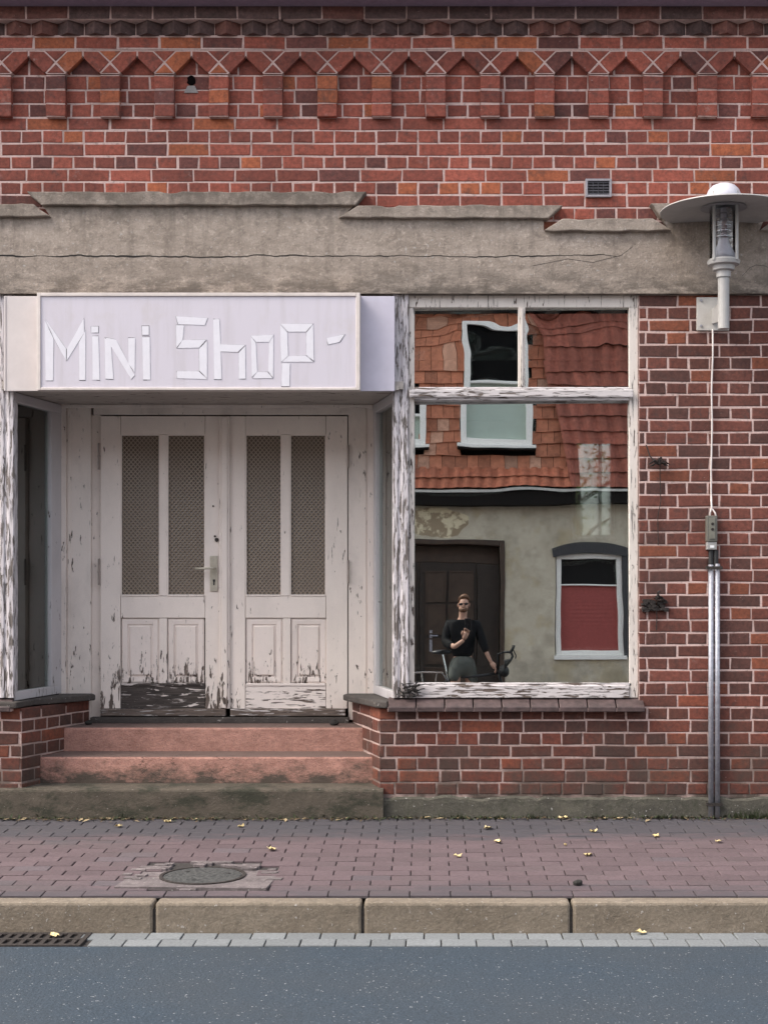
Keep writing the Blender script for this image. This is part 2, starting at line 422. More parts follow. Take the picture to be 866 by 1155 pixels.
# ================================================================ THE SHOP
shop = root('brick_shop', (0, 3.5, 0), 'derelict red brick shop with recessed white door and grey concrete lintel', 'building')
WX0, WX1 = -6.4, 6.4
DY = .66
def pal(reg):
    k = rnd.random(); g = rnd.uniform(.84, 1.16)
    if reg == 'up':
        if k < .12: c = (.37, .105, .045)
        elif k < .22: c = (.15, .050, .04)
        elif k < .55: c = (.23, .062, .042)
        else: c = (.30, .078, .05)
    elif reg == 'top':
        c = (.10, .06, .055) if k < .6 else (.17, .07, .055)
    elif reg == 'low':
        if k < .08: c = (.24, .064, .032)
        elif k < .30: c = (.105, .040, .030)
        elif k < .7: c = (.135, .042, .028)
        else: c = (.19, .052, .032)
    else:
        if k < .06: c = (.25, .075, .038)
        elif k < .26: c = (.108, .043, .033)
        elif k < .65: c = (.135, .045, .032)
        else: c = (.18, .056, .038)
    g *= {'up': .90, 'top': 1.0, 'low': .80, 'mid': .84}[reg]
    return tuple(x*g for x in c)
bk = MB()
J = .0048
def course(z0, z1, kind, phase, spans, yf=0.0, reg=None, fr=None):
    a, b = z0 + J, z1 - J
    u = phase
    x = WX0 - 1
    k = 0
    while x < WX1 + 1:
        w = .1285 if (kind == 'H' or (kind == 'M' and k % 2)) else .257
        k += 1
        for s0, s1 in spans:
            xa, xb = max(x + phase + J, s0 + .002), min(x + phase + w - J, s1 - .002)
            if xb - xa > .02:
                r_ = reg or ('up' if z0 > Z(260) else ('low' if z0 < Z(790) else 'mid'))
                bk.brick(xa, xb, a, b, yf, col=pal(r_), fr=fr)
        x += w
# window / door zones
ZS = Z(796); ZL = Z(331)
xDL, xDR, xWR = X(25), X(428), X(720)
xWL = X(-262)      # left edge of the twin window beyond the left post
grid = []
v = 132.5
# upper grid, from the corbel table down behind the lintel
while v < 300: grid.append((Z(v + 14.55), Z(v))); v += 14.55
vv = 332.2; k = 0; low = []
while vv < 895: low.append((Z(vv + 14.12), Z(vv), k)); vv += 14.12; k += 1
for i, (a, b) in enumerate(grid):
    course(a, b, 'S' if i % 2 == 0 else 'H', [.03, .0, .13, .064][i % 4], [(WX0, WX1)])
for a, b, k in low:
    mid = (a + b)/2
    sp = [(WX0, xWL), (xWR, WX1)] if mid > ZS else [(WX0, xDL), (xDR, WX1)]
    if a < ZS < b: sp = [(WX0, xWL), (xWR, WX1)]
    kind = ['H', 'S', 'H', 'M'][(k+1) % 4]
    course(a, b, kind, [.02, .09, .03, .17][(k+1) % 4] + (X(754) % .257 - .09), sp)
# niche back courses (behind corbel table) v 68..132.5
for i, (v0, v1) in enumerate(((56, 85.5), (85.5, 101.5), (101.5, 117), (117, 132.5))):
    course(Z(v1), Z(v0), ['S', 'H', 'S', 'H'][i], [.05, .02, .14, .05][i], [(WX0, WX1)])
cpy = -.047
nc = [32.5 + 61.2*k - 61.2*18 for k in range(48)]
def bpoly(pts, yf, col, depth=.04):
    cx = sum(p[0] for p in pts)/len(pts); cz = sum(p[1] for p in pts)/len(pts)
    ins = lambda d: [(x + (cx-x)*d/math.hypot(cx-x, cz-z), z + (cz-z)*d/math.hypot(cx-x, cz-z)) for x, z in pts]
    q1, q2 = ins(.007), ins(.011); n = len(pts)
    vs = [(x, yf+depth, z) for x, z in q1] + [(x, yf+.003, z) for x, z in q1] + [(x, yf, z) for x, z in q2]
    fs = [list(range(2*n, 3*n))]
    for kk in range(2):
        for i in range(n): fs.append((kk*n+i, kk*n+(i+1) % n, kk*n+n+(i+1) % n, kk*n+n+i))
    bk.add(vs, fs, 0, col)
mort = MB()
for c in nc:
    if not (WX0 < X(c) < WX1 - .3): continue
    p = c + 30.6
    P = lambda u, v: (X(u, cpy), Z(v, cpy))
    for sgn in (1, -1):
        pts = [P(c, 57), P(c + sgn*17.6, 57), P(c + sgn*30.6, 70), P(c + sgn*19.6, 82.5), P(c + sgn*17.5, 82.5), P(c, 65)]
        bpoly(pts, cpy, pal('up'))
    bpoly([P(p-13, 57), P(p+13, 57), P(p, 70)], cpy, pal('up'))
    bpoly([P(p-11, 82.5), P(p+11, 82.5), P(p, 71)], cpy, pal('up'))
    for v0, v1 in ((85, 101), (101, 117), (117, 132)):
        bk.brick(X(p-11.5, cpy)+.002, X(p+11.5, cpy)-.002, Z(v1, cpy)+J, Z(v0, cpy)-J+.001, cpy-.002, depth=.04, col=pal('up'))
        mort.box(X(p-10.6, cpy), X(p+10.6, cpy), cpy+.0015, .004, Z(v1, cpy)+(.004 if v1 > 130 else -.001), Z(v0, cpy)+.001)
    # mortar behind arch head
    a = [P(c-30.6, 56), P(c+30.6, 56), P(c+30.6, 83), P(c+20.2, 83), P(c, 62.6), P(c-20.2, 83), P(c-30.6, 83)]
    mort.prism(a, cpy+.004, .006)
course(Z(56, cpy), Z(41, cpy), 'S', .09, [(WX0, WX1)], cpy-.004, reg='up')
mort.box(WX0, WX1, cpy-.002, .01, Z(56, cpy), Z(40, cpy))
mort.box(WX0, WX1, cpy+.012, .01, Z(40, cpy)+.0005, Z(21, cpy))
# dog-tooth course: bricks on edge turned 45 degrees
pit = 29.55
for k in range(-8, 46):
    u = 19 + pit*k - 58
    x = X(u, -.06)
    if not (WX0+.1 < x < WX1-.1): continue
    g = .080 + rnd.uniform(-.004, .003); z0, z1 = Z(39.5, -.06) + rnd.uniform(-.002, .002), Z(24.5, -.06)
    cc = pal('top'); yb = -.034
    lean = rnd.uniform(-.003, .003); yt = yb-g*.82
    vs = [(x-g, yb, z0), (x+lean, yt, z0), (x+g, yb, z0), (x-g, yb, z1), (x+lean, yt, z1), (x+g, yb, z1)]
    bk.add(vs, [(0, 1, 4, 3), (1, 2, 5, 4), (0, 2, 1), (3, 4, 5)], 0, cc)
course(Z(23, -.1), Z(7, -.1), 'S', .06, [(WX0, WX1)], -.115, reg='top')
mort.box(WX0, WX1, -.110, .01, Z(22.5, -.1), Z(6, -.1))
# main mortar bed behind the bricks
my = .0034
for x0, x1, z0, z1 in ((WX0, WX1, ZL, Z(55)), (xWR, WX1, .12, ZL), (WX0, xWL, .12, ZL), (WX0+.001, xDL, .12, ZS-.035), (xDR, WX1-.001, .12, ZS-.035)):
    if (x1, z1) == (xDL, ZS-.035): x0 = xWL
    if x0 == xDR: x1 = xWR
    mort.box(x0, x1, my, .24, z0, z1)
# splayed brick cheeks under the side windows
chk = []
for (ax, bx, sgn) in ((X(25), X(100, .62), 1), (X(428), X(397, .62), -1)):
    dx, dy = bx - ax, .66
    L = math.hypot(dx, dy)
    if sgn > 0:   # left cheek faces right: bricks are laid in a frame whose -y is the visible side
        fr = (ax, 0, math.atan2(dy, dx)); s0, s1 = 0.0, L
    else:
        fr = (bx, dy, math.atan2(-dy, -dx)); s0, s1 = 0.0, L
    for i, (a, b, k) in enumerate(low):
        if (a+b)/2 > ZS: continue
        x = s0 - (.06 if k % 2 else .13)
        while x < s1:
            w = .257 if k % 2 else .1285
            xa, xb = max(x+J, s0), min(x+w-J, s1)
            if xb - xa > .02: bk.brick(xa, xb, a+J, b-J, 0, col=pal('low'), fr=fr)
            x += w
    mort.box(s0, s1, .0034, .16, .05, ZS-.036, fr=fr)
wall = bk.build('brick_wall', MAT['brick'], shop)
mort.build('mortar', MAT['mortar'], wall)
# plinth
mb = MB()
def ragged(x0, x1, z0, ztop, yf, yb, n=60, amp=.02, seed=0):
    vs = []; fs = []
    for i in range(n+1):
        x = x0 + (x1-x0)*i/n
        zt = ztop + amp*(mnoise.noise(Vector((x*5, seed, 0))) + .6*mnoise.noise(Vector((x*19, seed, 3))))
        yo = .006*mnoise.noise(Vector((x*7, seed, 9)))
        vs += [(x, yf+yo-.006, z0), (x, yf+yo, zt-.012), (x, yf+yo+.012, zt), (x, yb, zt)]
    for i in range(n):
        for q in range(3): fs.append((4*i+q, 4*i+4+q, 4*i+5+q, 4*i+1+q))
    return vs, fs
for x0, x1, sd in ((X(430), WX1, 1), (WX0, X(0), 5)):
    vs, fs = ragged(x0, x1, -.05, Z(899), -.022, .05, 140, .022, sd); mb.add(vs, fs)
mb.build('plinth', MAT['plinth'], shop, smooth=False)
# steps
def stepmesh(u0, u1, yf, yb, z0, z1, seed):
    vs = []; fs = []; n = 70; x0, x1 = X(u0, yf), X(u1, yf)
    for i in range(n+1):
        x = x0 + (x1-x0)*i/n
        w = .004*mnoise.noise(Vector((x*6, seed, 0))); c = .004*abs(mnoise.noise(Vector((x*24, seed, 5))))
        vs += [(x, yf+w, z0), (x, yf+w, z1-.016-c), (x, yf+w+.005+c, z1-.005), (x, yf+w+.02+c, z1), (x, yb, z1+.006)]
    for i in range(n):
        for q in range(4): fs.append((5*i+q, 5*i+5+q, 5*i+6+q, 5*i+1+q))
    e = len(vs)-5
    fs.append((0, 1, 2, 3, 4)); fs.append((e+4, e+3, e+2, e+1, e))
    m_ = MB(); m_.add(vs, fs); return m_
pink = m_concrete('pink_render', (.25, .125, .10), (.42, .235, .195), (.12, .07, .055))
def m_step():
    m = M('worn_pink_step', rough=.95)
    n1 = m.noise(14, m.pos((.7, 1, 1)), detail=8, rough=.7); n2 = m.noise(130, detail=3, rough=.7); z = m.xyz()[2]
    c = m.mix(m.mr(n1, .3, .7), (.26, .115, .085), (.56, .285, .22))
    c = m.mix(m.mr(m.noise(55, detail=4, rough=.8), .50, .60, 0, .5), c, (.20, .10, .08))
    c = m.mix(m.mr(n2, .35, .7, 0, .4), c, (.58, .38, .32))
    st = m.mth('ADD', z, m.mr(m.noise(9, m.pos((.8, 1, 1.5)), detail=8, rough=.75), .25, .75, -.13, .13))
    c = m.mix(m.mr(st, .19, .31, .95, 0), c, (.07, .058, .045))
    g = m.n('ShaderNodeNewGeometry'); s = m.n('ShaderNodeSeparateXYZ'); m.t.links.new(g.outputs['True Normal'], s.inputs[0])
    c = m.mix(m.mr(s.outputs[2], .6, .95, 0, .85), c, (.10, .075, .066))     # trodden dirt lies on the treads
    cr = m.mth('ABSOLUTE', m.mth('SUBTRACT', m.noise(2.6, m.pos((1, 1, 1.4)), detail=5, rough=.6), .5))
    cm_ = m.mth('MULTIPLY', m.mr(cr, .0, .006, 1, 0), m.mr(m.noise(1.5), .53, .58, 0, .8))
    c = m.mix(cm_, c, (.04, .03, .025))
    return m.out(c, None, m.bump(m.mth('ADD', m.mth('MULTIPLY', n1, 1.0), m.mth('MULTIPLY', n2, .5)), 1.0, .016))
def m_step_low():
    m = M('mossy_step', rough=.95)
    n1 = m.noise(10, detail=9, rough=.75); n2 = m.noise(110, detail=3, rough=.7)
    c = m.mix(m.mr(n1, .3, .7), (.065, .053, .040), (.125, .102, .077))
    c = m.mix(m.mr(m.noise(5, m.pos((1, 1, 2)), detail=9, rough=.75), .48, .6, 0, .85), c, (.028, .030, .018))
    c = m.mix(m.mr(m.noise(60, detail=2), .68, .72, 0, .6), c, (.35, .32, .28))
    return m.out(c, None, m.bump(m.mth('ADD', n1, m.mth('MULTIPLY', n2, .5)), 1.0, .014))
MS = m_step()
Y1, Y2, Y3 = -.05, .17, .40
zs1, zs2, zs3 = Z(890, Y1), Z(853, Y2), Z(820, Y3)
o = stepmesh(-8, 432, Y1, Y2+.06, -.06, zs1, 1).build('step', m_step_low(), shop); tag(o, 'mossy dark lowest step')
stepmesh(30, 425, Y2, Y3+.06, zs1-.02, zs2, 2).build('step', MS, shop)
stepmesh(58, 416, Y3, DY+.10, zs2-.02, zs3, 3).build('step', MS, shop)
# lintel
mb = MB()
Q = lambda pts, y: [(X(u, y), Z(v, y)) for u, v in pts]
LY = -.035
edge = [(-700, 331), (-700, 244), (57, 244), (48, 231), (400, 231), (385, 245), (613, 246), (613, 260), (755, 260), (745, 245), (862, 245), (856, 260), (1640, 260), (1640, 331)]
mb.prism([(max(WX0, min(WX1, x)), z) for x, z in Q(edge, LY)][::-1], LY, .02)
mb.prism([(WX0, Z(333)), (WX1, Z(333)), (WX1, ZL+.0), (WX0, ZL+.0)], .0, .01)
lint = mb.build('lintel', MAT['lintel'], shop)
mb = MB(); SY = -.068
for pts in ([(-700, 230), (38, 230), (57, 244), (-700, 244)], [(30, 216), (413, 216), (401, 231), (48, 231)],
            [(382, 245), (404, 231.5), (635, 231), (618, 246)], [(613, 260), (634, 246.5), (736, 246), (757, 260)],
            [(733, 229), (878, 229), (862, 245), (745, 245)], [(856, 260), (876, 245.5), (1640, 245), (1640, 260)]):
    pp = [(max(WX0, min(WX1, x)), z) for x, z in Q(pts, SY)]
    rg = []
    for q in range(len(pp)):
        (xa, za), (xb, zb) = pp[q], pp[(q+1) % len(pp)]; nn = max(1, int(math.hypot(xb-xa, zb-za)/.035))
        for t_ in range(nn):
            x, z = xa+(xb-xa)*t_/nn, za+(zb-za)*t_/nn
            k1 = .006*mnoise.noise(Vector((x*9, z*9, q))) + .004*mnoise.noise(Vector((x*37, z*37, q)))
            chip = -.012*max(0, mnoise.noise(Vector((x*6, 3, q)))-.25)/.3 if q in (0, 1, 3) else 0
            rg.append((x+(k1 if abs(zb-za) > .02 else 0), z+k1+(chip if za > sum(p_[1] for p_ in pp)/len(pp) else 0)))
    mb.prism(rg[::-1], SY, .01)
mb.build('cornice_strip', MAT['lintel'], lint, bevel=.006)
# jagged crack along the beam, a thin open fissure
mb = MB(); pts = []
x = WX0; 
while x < X(700, LY):
    z = Z(289, LY) + .018*mnoise.noise(Vector((x*1.7, 2, 0))) + .010*mnoise.noise(Vector((x*9, 5, 0))) + .005*mnoise.noise(Vector((x*31, 5, 0)))
    w = .0010 + max(0, .0065*(.45 + mnoise.noise(Vector((x*4, 9, 0))))) * (1 if x < X(300) else .55)
    pts.append((x, z, w)); x += .02
vs = []; fs = []
for x, z, w in pts: vs += [(x, LY-.001, z-w), (x, LY-.001, z+w)]
for i in range(len(pts)-1): fs.append((2*i, 2*i+2, 2*i+3, 2*i+1))
mb.add(vs, fs)
for (u0, v0, seg) in ((836, 312, [(845, 302), (852, 299), (862, 300), (872, 305)]), (600, 300, [(640, 292), (668, 296), (700, 288), (712, 279)])):
    pp = [(u0, v0)] + seg; b = len(mb.v)
    vv_ = []
    for u, v in pp: vv_ += [(X(u, LY), LY-.001, Z(v, LY)-.0012), (X(u, LY), LY-.001, Z(v, LY)+.0012)]
    mb.add(vv_, [(2*i, 2*i+2, 2*i+3, 2*i+1) for i in range(len(pp)-1)])
mb.build('crack', m_simple('fissure', (.02, .017, .015), .95), lint)

# ---- window with old flaking frame
P_post = m_paint('flaking_post', .7, 2.9, .475, .435, base=(.62, .57, .58), streak=(75, 9), seed=1, crack=.42, wood=((.05, .042, .036), (.26, .22, .20)))
P_fr = m_paint('window_frame_paint', .7, 3.2, .40, .36, base=(.70, .63, .57), streak=(48, 10), seed=2, crack=.38)
P_rail = m_paint('window_rail_paint', .7, 3.2, .44, .40, base=(.62, .57, .56), streak=(60, 9), seed=3, crack=.42, horiz=True)
P_door = m_paint('door_paint', .72, 1.12, .455, .31, base=(.80, .705, .64), streak=(46, 11), seed=4, crack=.30)
P_doorR = m_paint('door_paint_calmer', .70, 1.0, .385, .30, base=(.80, .705, .64), streak=(46, 11), seed=9, crack=.30)
P_bot = m_paint('bottom_rail_paint', .6, .9, .585, .56, base=(.76, .67, .62), streak=(70, 9), seed=5, crack=.42, horiz=True, wood=((.02, .016, .014), (.10, .08, .07)))
P_botR = m_paint('bottom_rail_calm', .70, .86, .43, .31, base=(.78, .69, .64), streak=(60, 8), seed=6, crack=.30, horiz=True)
P_kick = m_paint('kick_board_paint', .6, .9, .56, .50, base=(.60, .55, .53), streak=(80, 8), seed=7, crack=.42, horiz=True)
P_panel = m_paint('door_panel_paint', 0.80, 1.06, .455, .28, base=(.80, .70, .64), streak=(55, 13), seed=8, crack=.33)
P_jamb = m_paint('jamb_paint', .7, 2.6, .345, .31, base=(.77, .68, .62), streak=(44, 12), seed=11, crack=.31, grime=.5)
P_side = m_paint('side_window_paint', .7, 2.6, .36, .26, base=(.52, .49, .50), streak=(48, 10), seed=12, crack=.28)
Zw = lambda v: Z(v, .02)
def shop_window(u0, flip=False, label=None):
    """u0: left pixel of frame; the window is the one in the photo, or its mirror twin to the left"""
    ux = (lambda u: u) if not flip else (lambda u: 461 - u)      # reflect around the door recess
    def bx(m_, ua, ub, va, vb, y0, y1): m_.box(X(ux(ua), .02), X(ux(ub), .02), y0, y1, Zw(va), Zw(vb))
    fm = MB()
    bx(fm, 461, 720, 333, 347, .015, .10); bx(fm, 461, 467, 347, 773, .02, .09)
    bx(fm, 709, 719, 347, 787, .012, .10)
    w = fm.build('shop_window', P_fr, shop, bevel=.004)
    if label: tag(w, label)
    m2 = MB(); bx(m2, 467, 709, 437, 452, -.002, .09); bx(m2, 461.5, 713, 440, 449, -.018, -.002)
    m2.build('transom', P_rail, w, bevel=.006)
    m2 = MB(); bx(m2, 584, 592, 347, 437, .008, .085); bx(m2, 586.5, 589.5, 348, 436, -.002, .008); m2.build('mullion', P_fr, w, bevel=.003)
    m2 = MB(); bx(m2, 461, 708.8, 773, 787, .0, .10); bx(m2, 463, 712, 770, 774, .012, .09); m2.build('bottom_rail', P_rail, w, bevel=.004)
    return w, ux
def pane(parent, ux, ua, ub, va, vb, yaw, pitch, mat, y=.055, name='pane'):
    cx, cz = (X(ux(ua), .02)+X(ux(ub), .02))/2, (Zw(va)+Zw(vb))/2
    hw, hh = abs(X(ux(ub), .02)-X(ux(ua), .02))/2+.012, abs(Zw(va)-Zw(vb))/2+.012
    m_ = MB(); n = Vector((math.tan(yaw), -1, math.tan(pitch))).normalized()
    ex = Vector((1, 0, 0)); ex = (ex - n*ex.dot(n)).normalized(); ez = n.cross(ex); ez = -ez if ez.z < 0 else ez
    c = Vector((cx, y, cz)); q = []
    for off in (0, .004):
        for a, b in ((-1, -1), (1, -1), (1, 1), (-1, 1)): q.append(c - n*off + ex*hw*a + ez*hh*b)
    m_.add(q, [(0, 1, 2, 3), (7, 6, 5, 4), (0, 4, 5, 1), (1, 5, 6, 2), (2, 6, 7, 3), (3, 7, 4, 0)])
    return m_.build(name, mat, parent)
TY, TP = -42/F, 40/F
w, ux = shop_window(461, label='large shop window with flaking white frame')
pane(w, ux, 467, 709, 452, 772, TY, TP, glass_main)
pane(w, ux, 467, 584, 347, 437, TY-.001, TP+.002, glass_top, y=.05)
pane(w, ux, 592, 709, 347, 437, TY+.002, TP-.001, glass_top, y=.05)
w2, ux2 = shop_window(461, True)
pane(w2, ux2, 467, 709, 452, 772, 0, 0, glass_main)
pane(w2, ux2, 467, 584, 347, 437, 0, 0, glass_main, y=.05); pane(w2, ux2, 592, 709, 347, 437, 0, 0, glass_main, y=.05)
# posts at the two corners of the recess
for ua, ub in ((443, 461), (0, 16.5)):
    mb = MB(); n = 60; x0, x1 = X(ua, 0), X(ub, 0); vs = []; fs = []
    for i in range(n+1):
        z = Z(787)+(Z(332)-Z(787))*i/n
        j1 = .0035*mnoise.noise(Vector((z*13, ua, 1))); j2 = .0035*mnoise.noise(Vector((z*13, ua, 7)))
        vs += [(x0+j1, .075, z), (x0+j1, .004, z), (x0+j1+.006, -.004, z), ((x0+x1)/2-.02, -.004, z), ((x0+x1)/2-.012, .003, z), ((x0+x1)/2+.0, .002, z), ((x0+x1)/2+.012, -.005, z), (x1+j2-.006, -.005, z), (x1+j2, .003, z), (x1+j2, .075, z)]
    for i in range(n):
        for q in range(9): fs.append((10*i+q, 10*i+q+1, 10*i+11+q, 10*i+10+q))
    mb.add(vs, fs); mb.build('post', P_post, shop)
# sills
def sill_tiles(x0, x1, label=None):
    s = MB(); n = round((x1-x0)/.172); w_ = (x1-x0)/n
    for i in range(n):
        a, b = x0+i*w_+.003, x0+(i+1)*w_-.003; dz = rnd.uniform(-.002, .002)
        zt, zb = Z(788, -.03)+dz, Z(803, -.06)
        s.prism([(a, 0), (b, 0), (b, 0), (a, 0)][:0] or [(a, zb+.004), (b, zb+.004), (b, zb+.030), (a, zb+.030)], -.062, -.05)
        s.v[-8:] = s.v[-8:]
        vs = [(a, -.062, zb), (b, -.062, zb), (b, .14, zb), (a, .14, zb), (a, -.062, zb+.030), (b, -.062, zb+.030), (b, .02, zt-.0), (a, .02, zt-.0), (a, .14, zt), (b, .14, zt)]
        s.v = s.v[:-8]; s.f = s.f[:-6]; s.m = s.m[:-6]; s.c = s.c[:-6]
        s.add(vs, [(0, 1, 5, 4), (4, 5, 6, 7), (7, 6, 9, 8), (1, 2, 9, 6, 5), (0, 4, 7, 8, 3), (0, 3, 2, 1)])
    return s
s_ = sill_tiles(X(437, -.05), X(727, -.05)); so = s_.build('window_sill', MAT['tile_sill'], shop, bevel=.005)
m2 = MB(); m2.box(X(437, -.05), X(726, -.05), -.052, .13, Z(802, -.06)-.004, Z(803, -.06)+.022); m2.build('sill_mortar', MAT['mortar'], so)
s_ = sill_tiles(X(461-727, -.05), X(461-437, -.05)-.06); so = s_.build('window_sill', MAT['tile_sill'], shop, bevel=.005)
m2 = MB(); m2.box(X(461-727, -.05), X(461-437, -.05)-.06, -.052, .13, Z(802, -.06)-.004, Z(803, -.06)+.022); m2.build('sill_mortar', MAT['mortar'], so)
slabm = m_concrete('slate_grey_sill', (.05, .042, .038), (.085, .072, .064), (.035, .03, .028))
zt = Z(790, 0)
for sgn in (0, 1):
    if not sgn: pts = [(X(-12), -.055), (X(22), -.058), (X(40, .2), .17), (X(108, DY-.1), DY-.10), (X(106, DY), DY-.015), (X(72, DY), DY-.01), (X(16), .0), (X(-12), .01)]
    else: pts = [(X(437), -.058), (X(437), .02), (X(450), .02), (X(424, DY), DY-.01), (X(392, DY), DY-.015), (X(387, DY-.1), DY-.10), (X(412, .2), .17), (X(424), -.02)]
    mb = MB(); mb.prismz(pts if not sgn else pts[::-1], zt-.045, zt-.006); mb.build('recess_sill', slabm, shop, bevel=.008)
# ---- splayed side windows
ZF = Z(441, -.04)            # soffit height
def splay(ax, bx, facing):
    dx, dy = bx-ax, DY-.02
    L = math.hypot(dx, dy)
    fr = (ax, .02, math.atan2(dy, dx)) if facing > 0 else (bx, DY, math.atan2(-dy, -dx))
    z0, z1 = zt-.004, ZF
    m_ = MB()
    m_.box(0, L, 0, .06, z0, z0+.055, fr=fr); m_.box(0, L, 0, .06, z1-.06, z1, fr=fr)
    e0, e1 = (.02, .17) if facing > 0 else (.10, .03)
    m_.box(0, e0, .001, .058, z0+.055, z1-.06, fr=fr); m_.box(L-e1, L, .001, .058, z0+.055, z1-.06, fr=fr)
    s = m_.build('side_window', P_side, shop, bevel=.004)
    g = MB(); g.box(e0-.01, L-e1+.01, .026, .030, z0+.045, z1-.05, fr=fr); g.build('pane', glass_side, s)
    return s
splay(X(16.5), X(72, DY), 1); splay(X(443), X(420, DY), -1)
# ---- soffit and door surround
Zd = lambda v: Z(v, DY); Xd = lambda u: X(u, DY)
mb = MB()
for k in range(5):
    ya = -.05+k*.150; mb.prismz([(X(8), ya+.003), (X(450), ya+.003), (X(450), min(ya+.147, DY+.1)), (X(8), min(ya+.147, DY+.1))], ZF+.004, ZF+.03)
mb.box(X(4), X(455), -.03, DY+.12, ZF+.012, ZF+.06)
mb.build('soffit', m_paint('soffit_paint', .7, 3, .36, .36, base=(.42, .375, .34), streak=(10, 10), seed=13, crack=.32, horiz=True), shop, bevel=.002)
mb = MB()
mb.box(Xd(70), Xd(424), DY-.03, DY+.06, Zd(456.5), ZF+.002); mb.box(Xd(76), Xd(420), DY-.045, DY-.03, Zd(461), Zd(456.6)-.004)
mb.box(Xd(106), Xd(394), DY-.005, DY+.06, Zd(468), Zd(456.5)-.0005)
mb.box(Xd(74), Xd(103), DY-.006, DY+.06, Zd(812), Zd(456.5)-.0005); mb.box(Xd(68), Xd(76), DY-.028, DY+.05, Zd(790), Zd(456.5)-.001); mb.box(Xd(77.5), Xd(80), DY-.014, DY-.005, Zd(790), Zd(458))
mb.box(Xd(103), Xd(113), DY+.022, DY+.07, Zd(810), Zd(468))
mb.box(Xd(393), Xd(419), DY-.006, DY+.06, Zd(812), Zd(456.5)-.0005); mb.box(Xd(415), Xd(423), DY-.024, DY+.05, Zd(790), Zd(456.5)-.001)
mb.box(Xd(411), Xd(413), DY-.012, DY-.005, Zd(785), Zd(460))
mb.build('door_surround', P_jamb, shop, bevel=.004)
# ---- double door
m_pg = M('patterned_glass', rough=.18)
g_ = m_pg.n('ShaderNodeNewGeometry'); sx = m_pg.n('ShaderNodeSeparateXYZ'); m_pg.t.links.new(g_.outputs['Position'], sx.inputs[0])
kk = math.pi/.0285
sa = m_pg.mth('ABSOLUTE', m_pg.mth('SINE', m_pg.mth('MULTIPLY', m_pg.mth('ADD', sx.outputs[0], m_pg.mth('MULTIPLY', sx.outputs[2], .9)), kk)))
sb = m_pg.mth('ABSOLUTE', m_pg.mth('SINE', m_pg.mth('MULTIPLY', m_pg.mth('SUBTRACT', sx.outputs[0], m_pg.mth('MULTIPLY', sx.outputs[2], .9)), kk)))
h_ = m_pg.mth('MAXIMUM', sa, sb)
gv = m_pg.noise(5, m_pg.pos((1.3, 1, .5)), detail=5)
cg = m_pg.mix(m_pg.mr(h_, .80, 1.0, 0, 1), (.070, .052, .038), (.30, .24, .185))
cg = m_pg.mix(m_pg.mr(gv, .35, .7, 0, .5), cg, (.16, .125, .095))
m_pg.out(cg, None, m_pg.bump(h_, .8, .004))
brassy = m_simple('old_cream_metal', (.50, .46, .38), .35, .3, var=.15)
def leaf(u0, u1, gl, pn, left):
    YL = DY-.012; YB = DY+.035
    zt_, zb_ = 469.5, 808
    st0, st1 = gl[0][0], gl[1][1]
    b = MB()
    b.box(Xd(u0), Xd(st0), YL, YB, Zd(799), Zd(zt_)); b.box(Xd(st1), Xd(u1), YL, YB, Zd(799), Zd(zt_))
    g0 = .0022; b.box(Xd(st0)+g0, Xd(st1)-g0, YL+.0005, YB, Zd(490), Zd(zt_)); b.box(Xd(st0)+g0, Xd(st1)-g0, YL+.0005, YB, Zd(697), Zd(672.5))
    b.box(Xd(gl[0][1]), Xd(gl[1][0]), YL+.001, YB, Zd(672.5)+g0, Zd(490)-g0); b.box(Xd(pn[0][1]), Xd(pn[1][0]), YL+.001, YB, Zd(771)+g0, Zd(697)-g0)
    d = b.build('door', P_door if left else P_doorR, shop, bevel=.0035)
    tag(d, 'door leaf with handle and badly flaked bottom' if left else 'door leaf with mostly intact paint')
    b = MB(); b.box(Xd(st0)+.0025, Xd(st1)-.0025, YL+.002, YB, Zd(799), Zd(771)-.003); b.box(Xd(st0+1), Xd(st1-1), YL-.004, YL+.002, Zd(773.5), Zd(770.5))
    b.build('bottom_rail', P_bot if left else P_botR, d, bevel=.003)
    b = MB(); b.box(Xd(u0+1), Xd(u1+(6 if left else -2)), YL-.022, YL+.02, Zd(zb_-.5), Zd(799)); b.build('weatherboard', P_kick, d, bevel=.006)
    for a, c in gl:
        b = MB(); b.box(Xd(a)-.003, Xd(c)+.003, YL+.018, YL+.024, Zd(673), Zd(489.5)); b.build('glass_pane', m_pg.m, d)
        b = MB(); t = 1.4
        b.box(Xd(a), Xd(a+t), YL+.004, YL+.0175, Zd(672.5), Zd(490)); b.box(Xd(c-t), Xd(c), YL+.004, YL+.0175, Zd(672.5), Zd(490))
        b.box(Xd(a+t), Xd(c-t), YL+.004, YL+.0175, Zd(491.4), Zd(490)); b.box(Xd(a+t), Xd(c-t), YL-.004, YL+.0175, Zd(672.5), Zd(670.6))
        b.build('glazing_bead', P_door, d, bevel=.001)
    for a, c in pn:
        b = MB(); x0, x1, z0, z1 = Xd(a)+.0022, Xd(c)-.0022, Zd(771)+.002, Zd(697)-.002; i1, i2 = .040, .052
        ring = lambda i, y: [(x0+i, y, z0+i), (x1-i, y, z0+i), (x1-i, y, z1-i), (x0+i, y, z1-i)]
        vs = ring(0, YL+.016)+ring(.012, YL+.010)+ring(i1, YL+.012)+ring(i1+.003, YL+.020)+ring(i2, YL+.018)+ring(i2+.006, YL+.008)
        fs = [(20, 21, 22, 23)]
        for q in range(5):
            for i in range(4): fs.append((4*q+i, 4*q+(i+1) % 4, 4*q+4+(i+1) % 4, 4*q+4+i))
        b.add(vs, fs); b.build('panel', P_panel, d)
    return d, YL
dl, YL = leaf(114, 249.5, ((136.5, 181), (189, 232)), ((137, 180), (189, 231)), True)
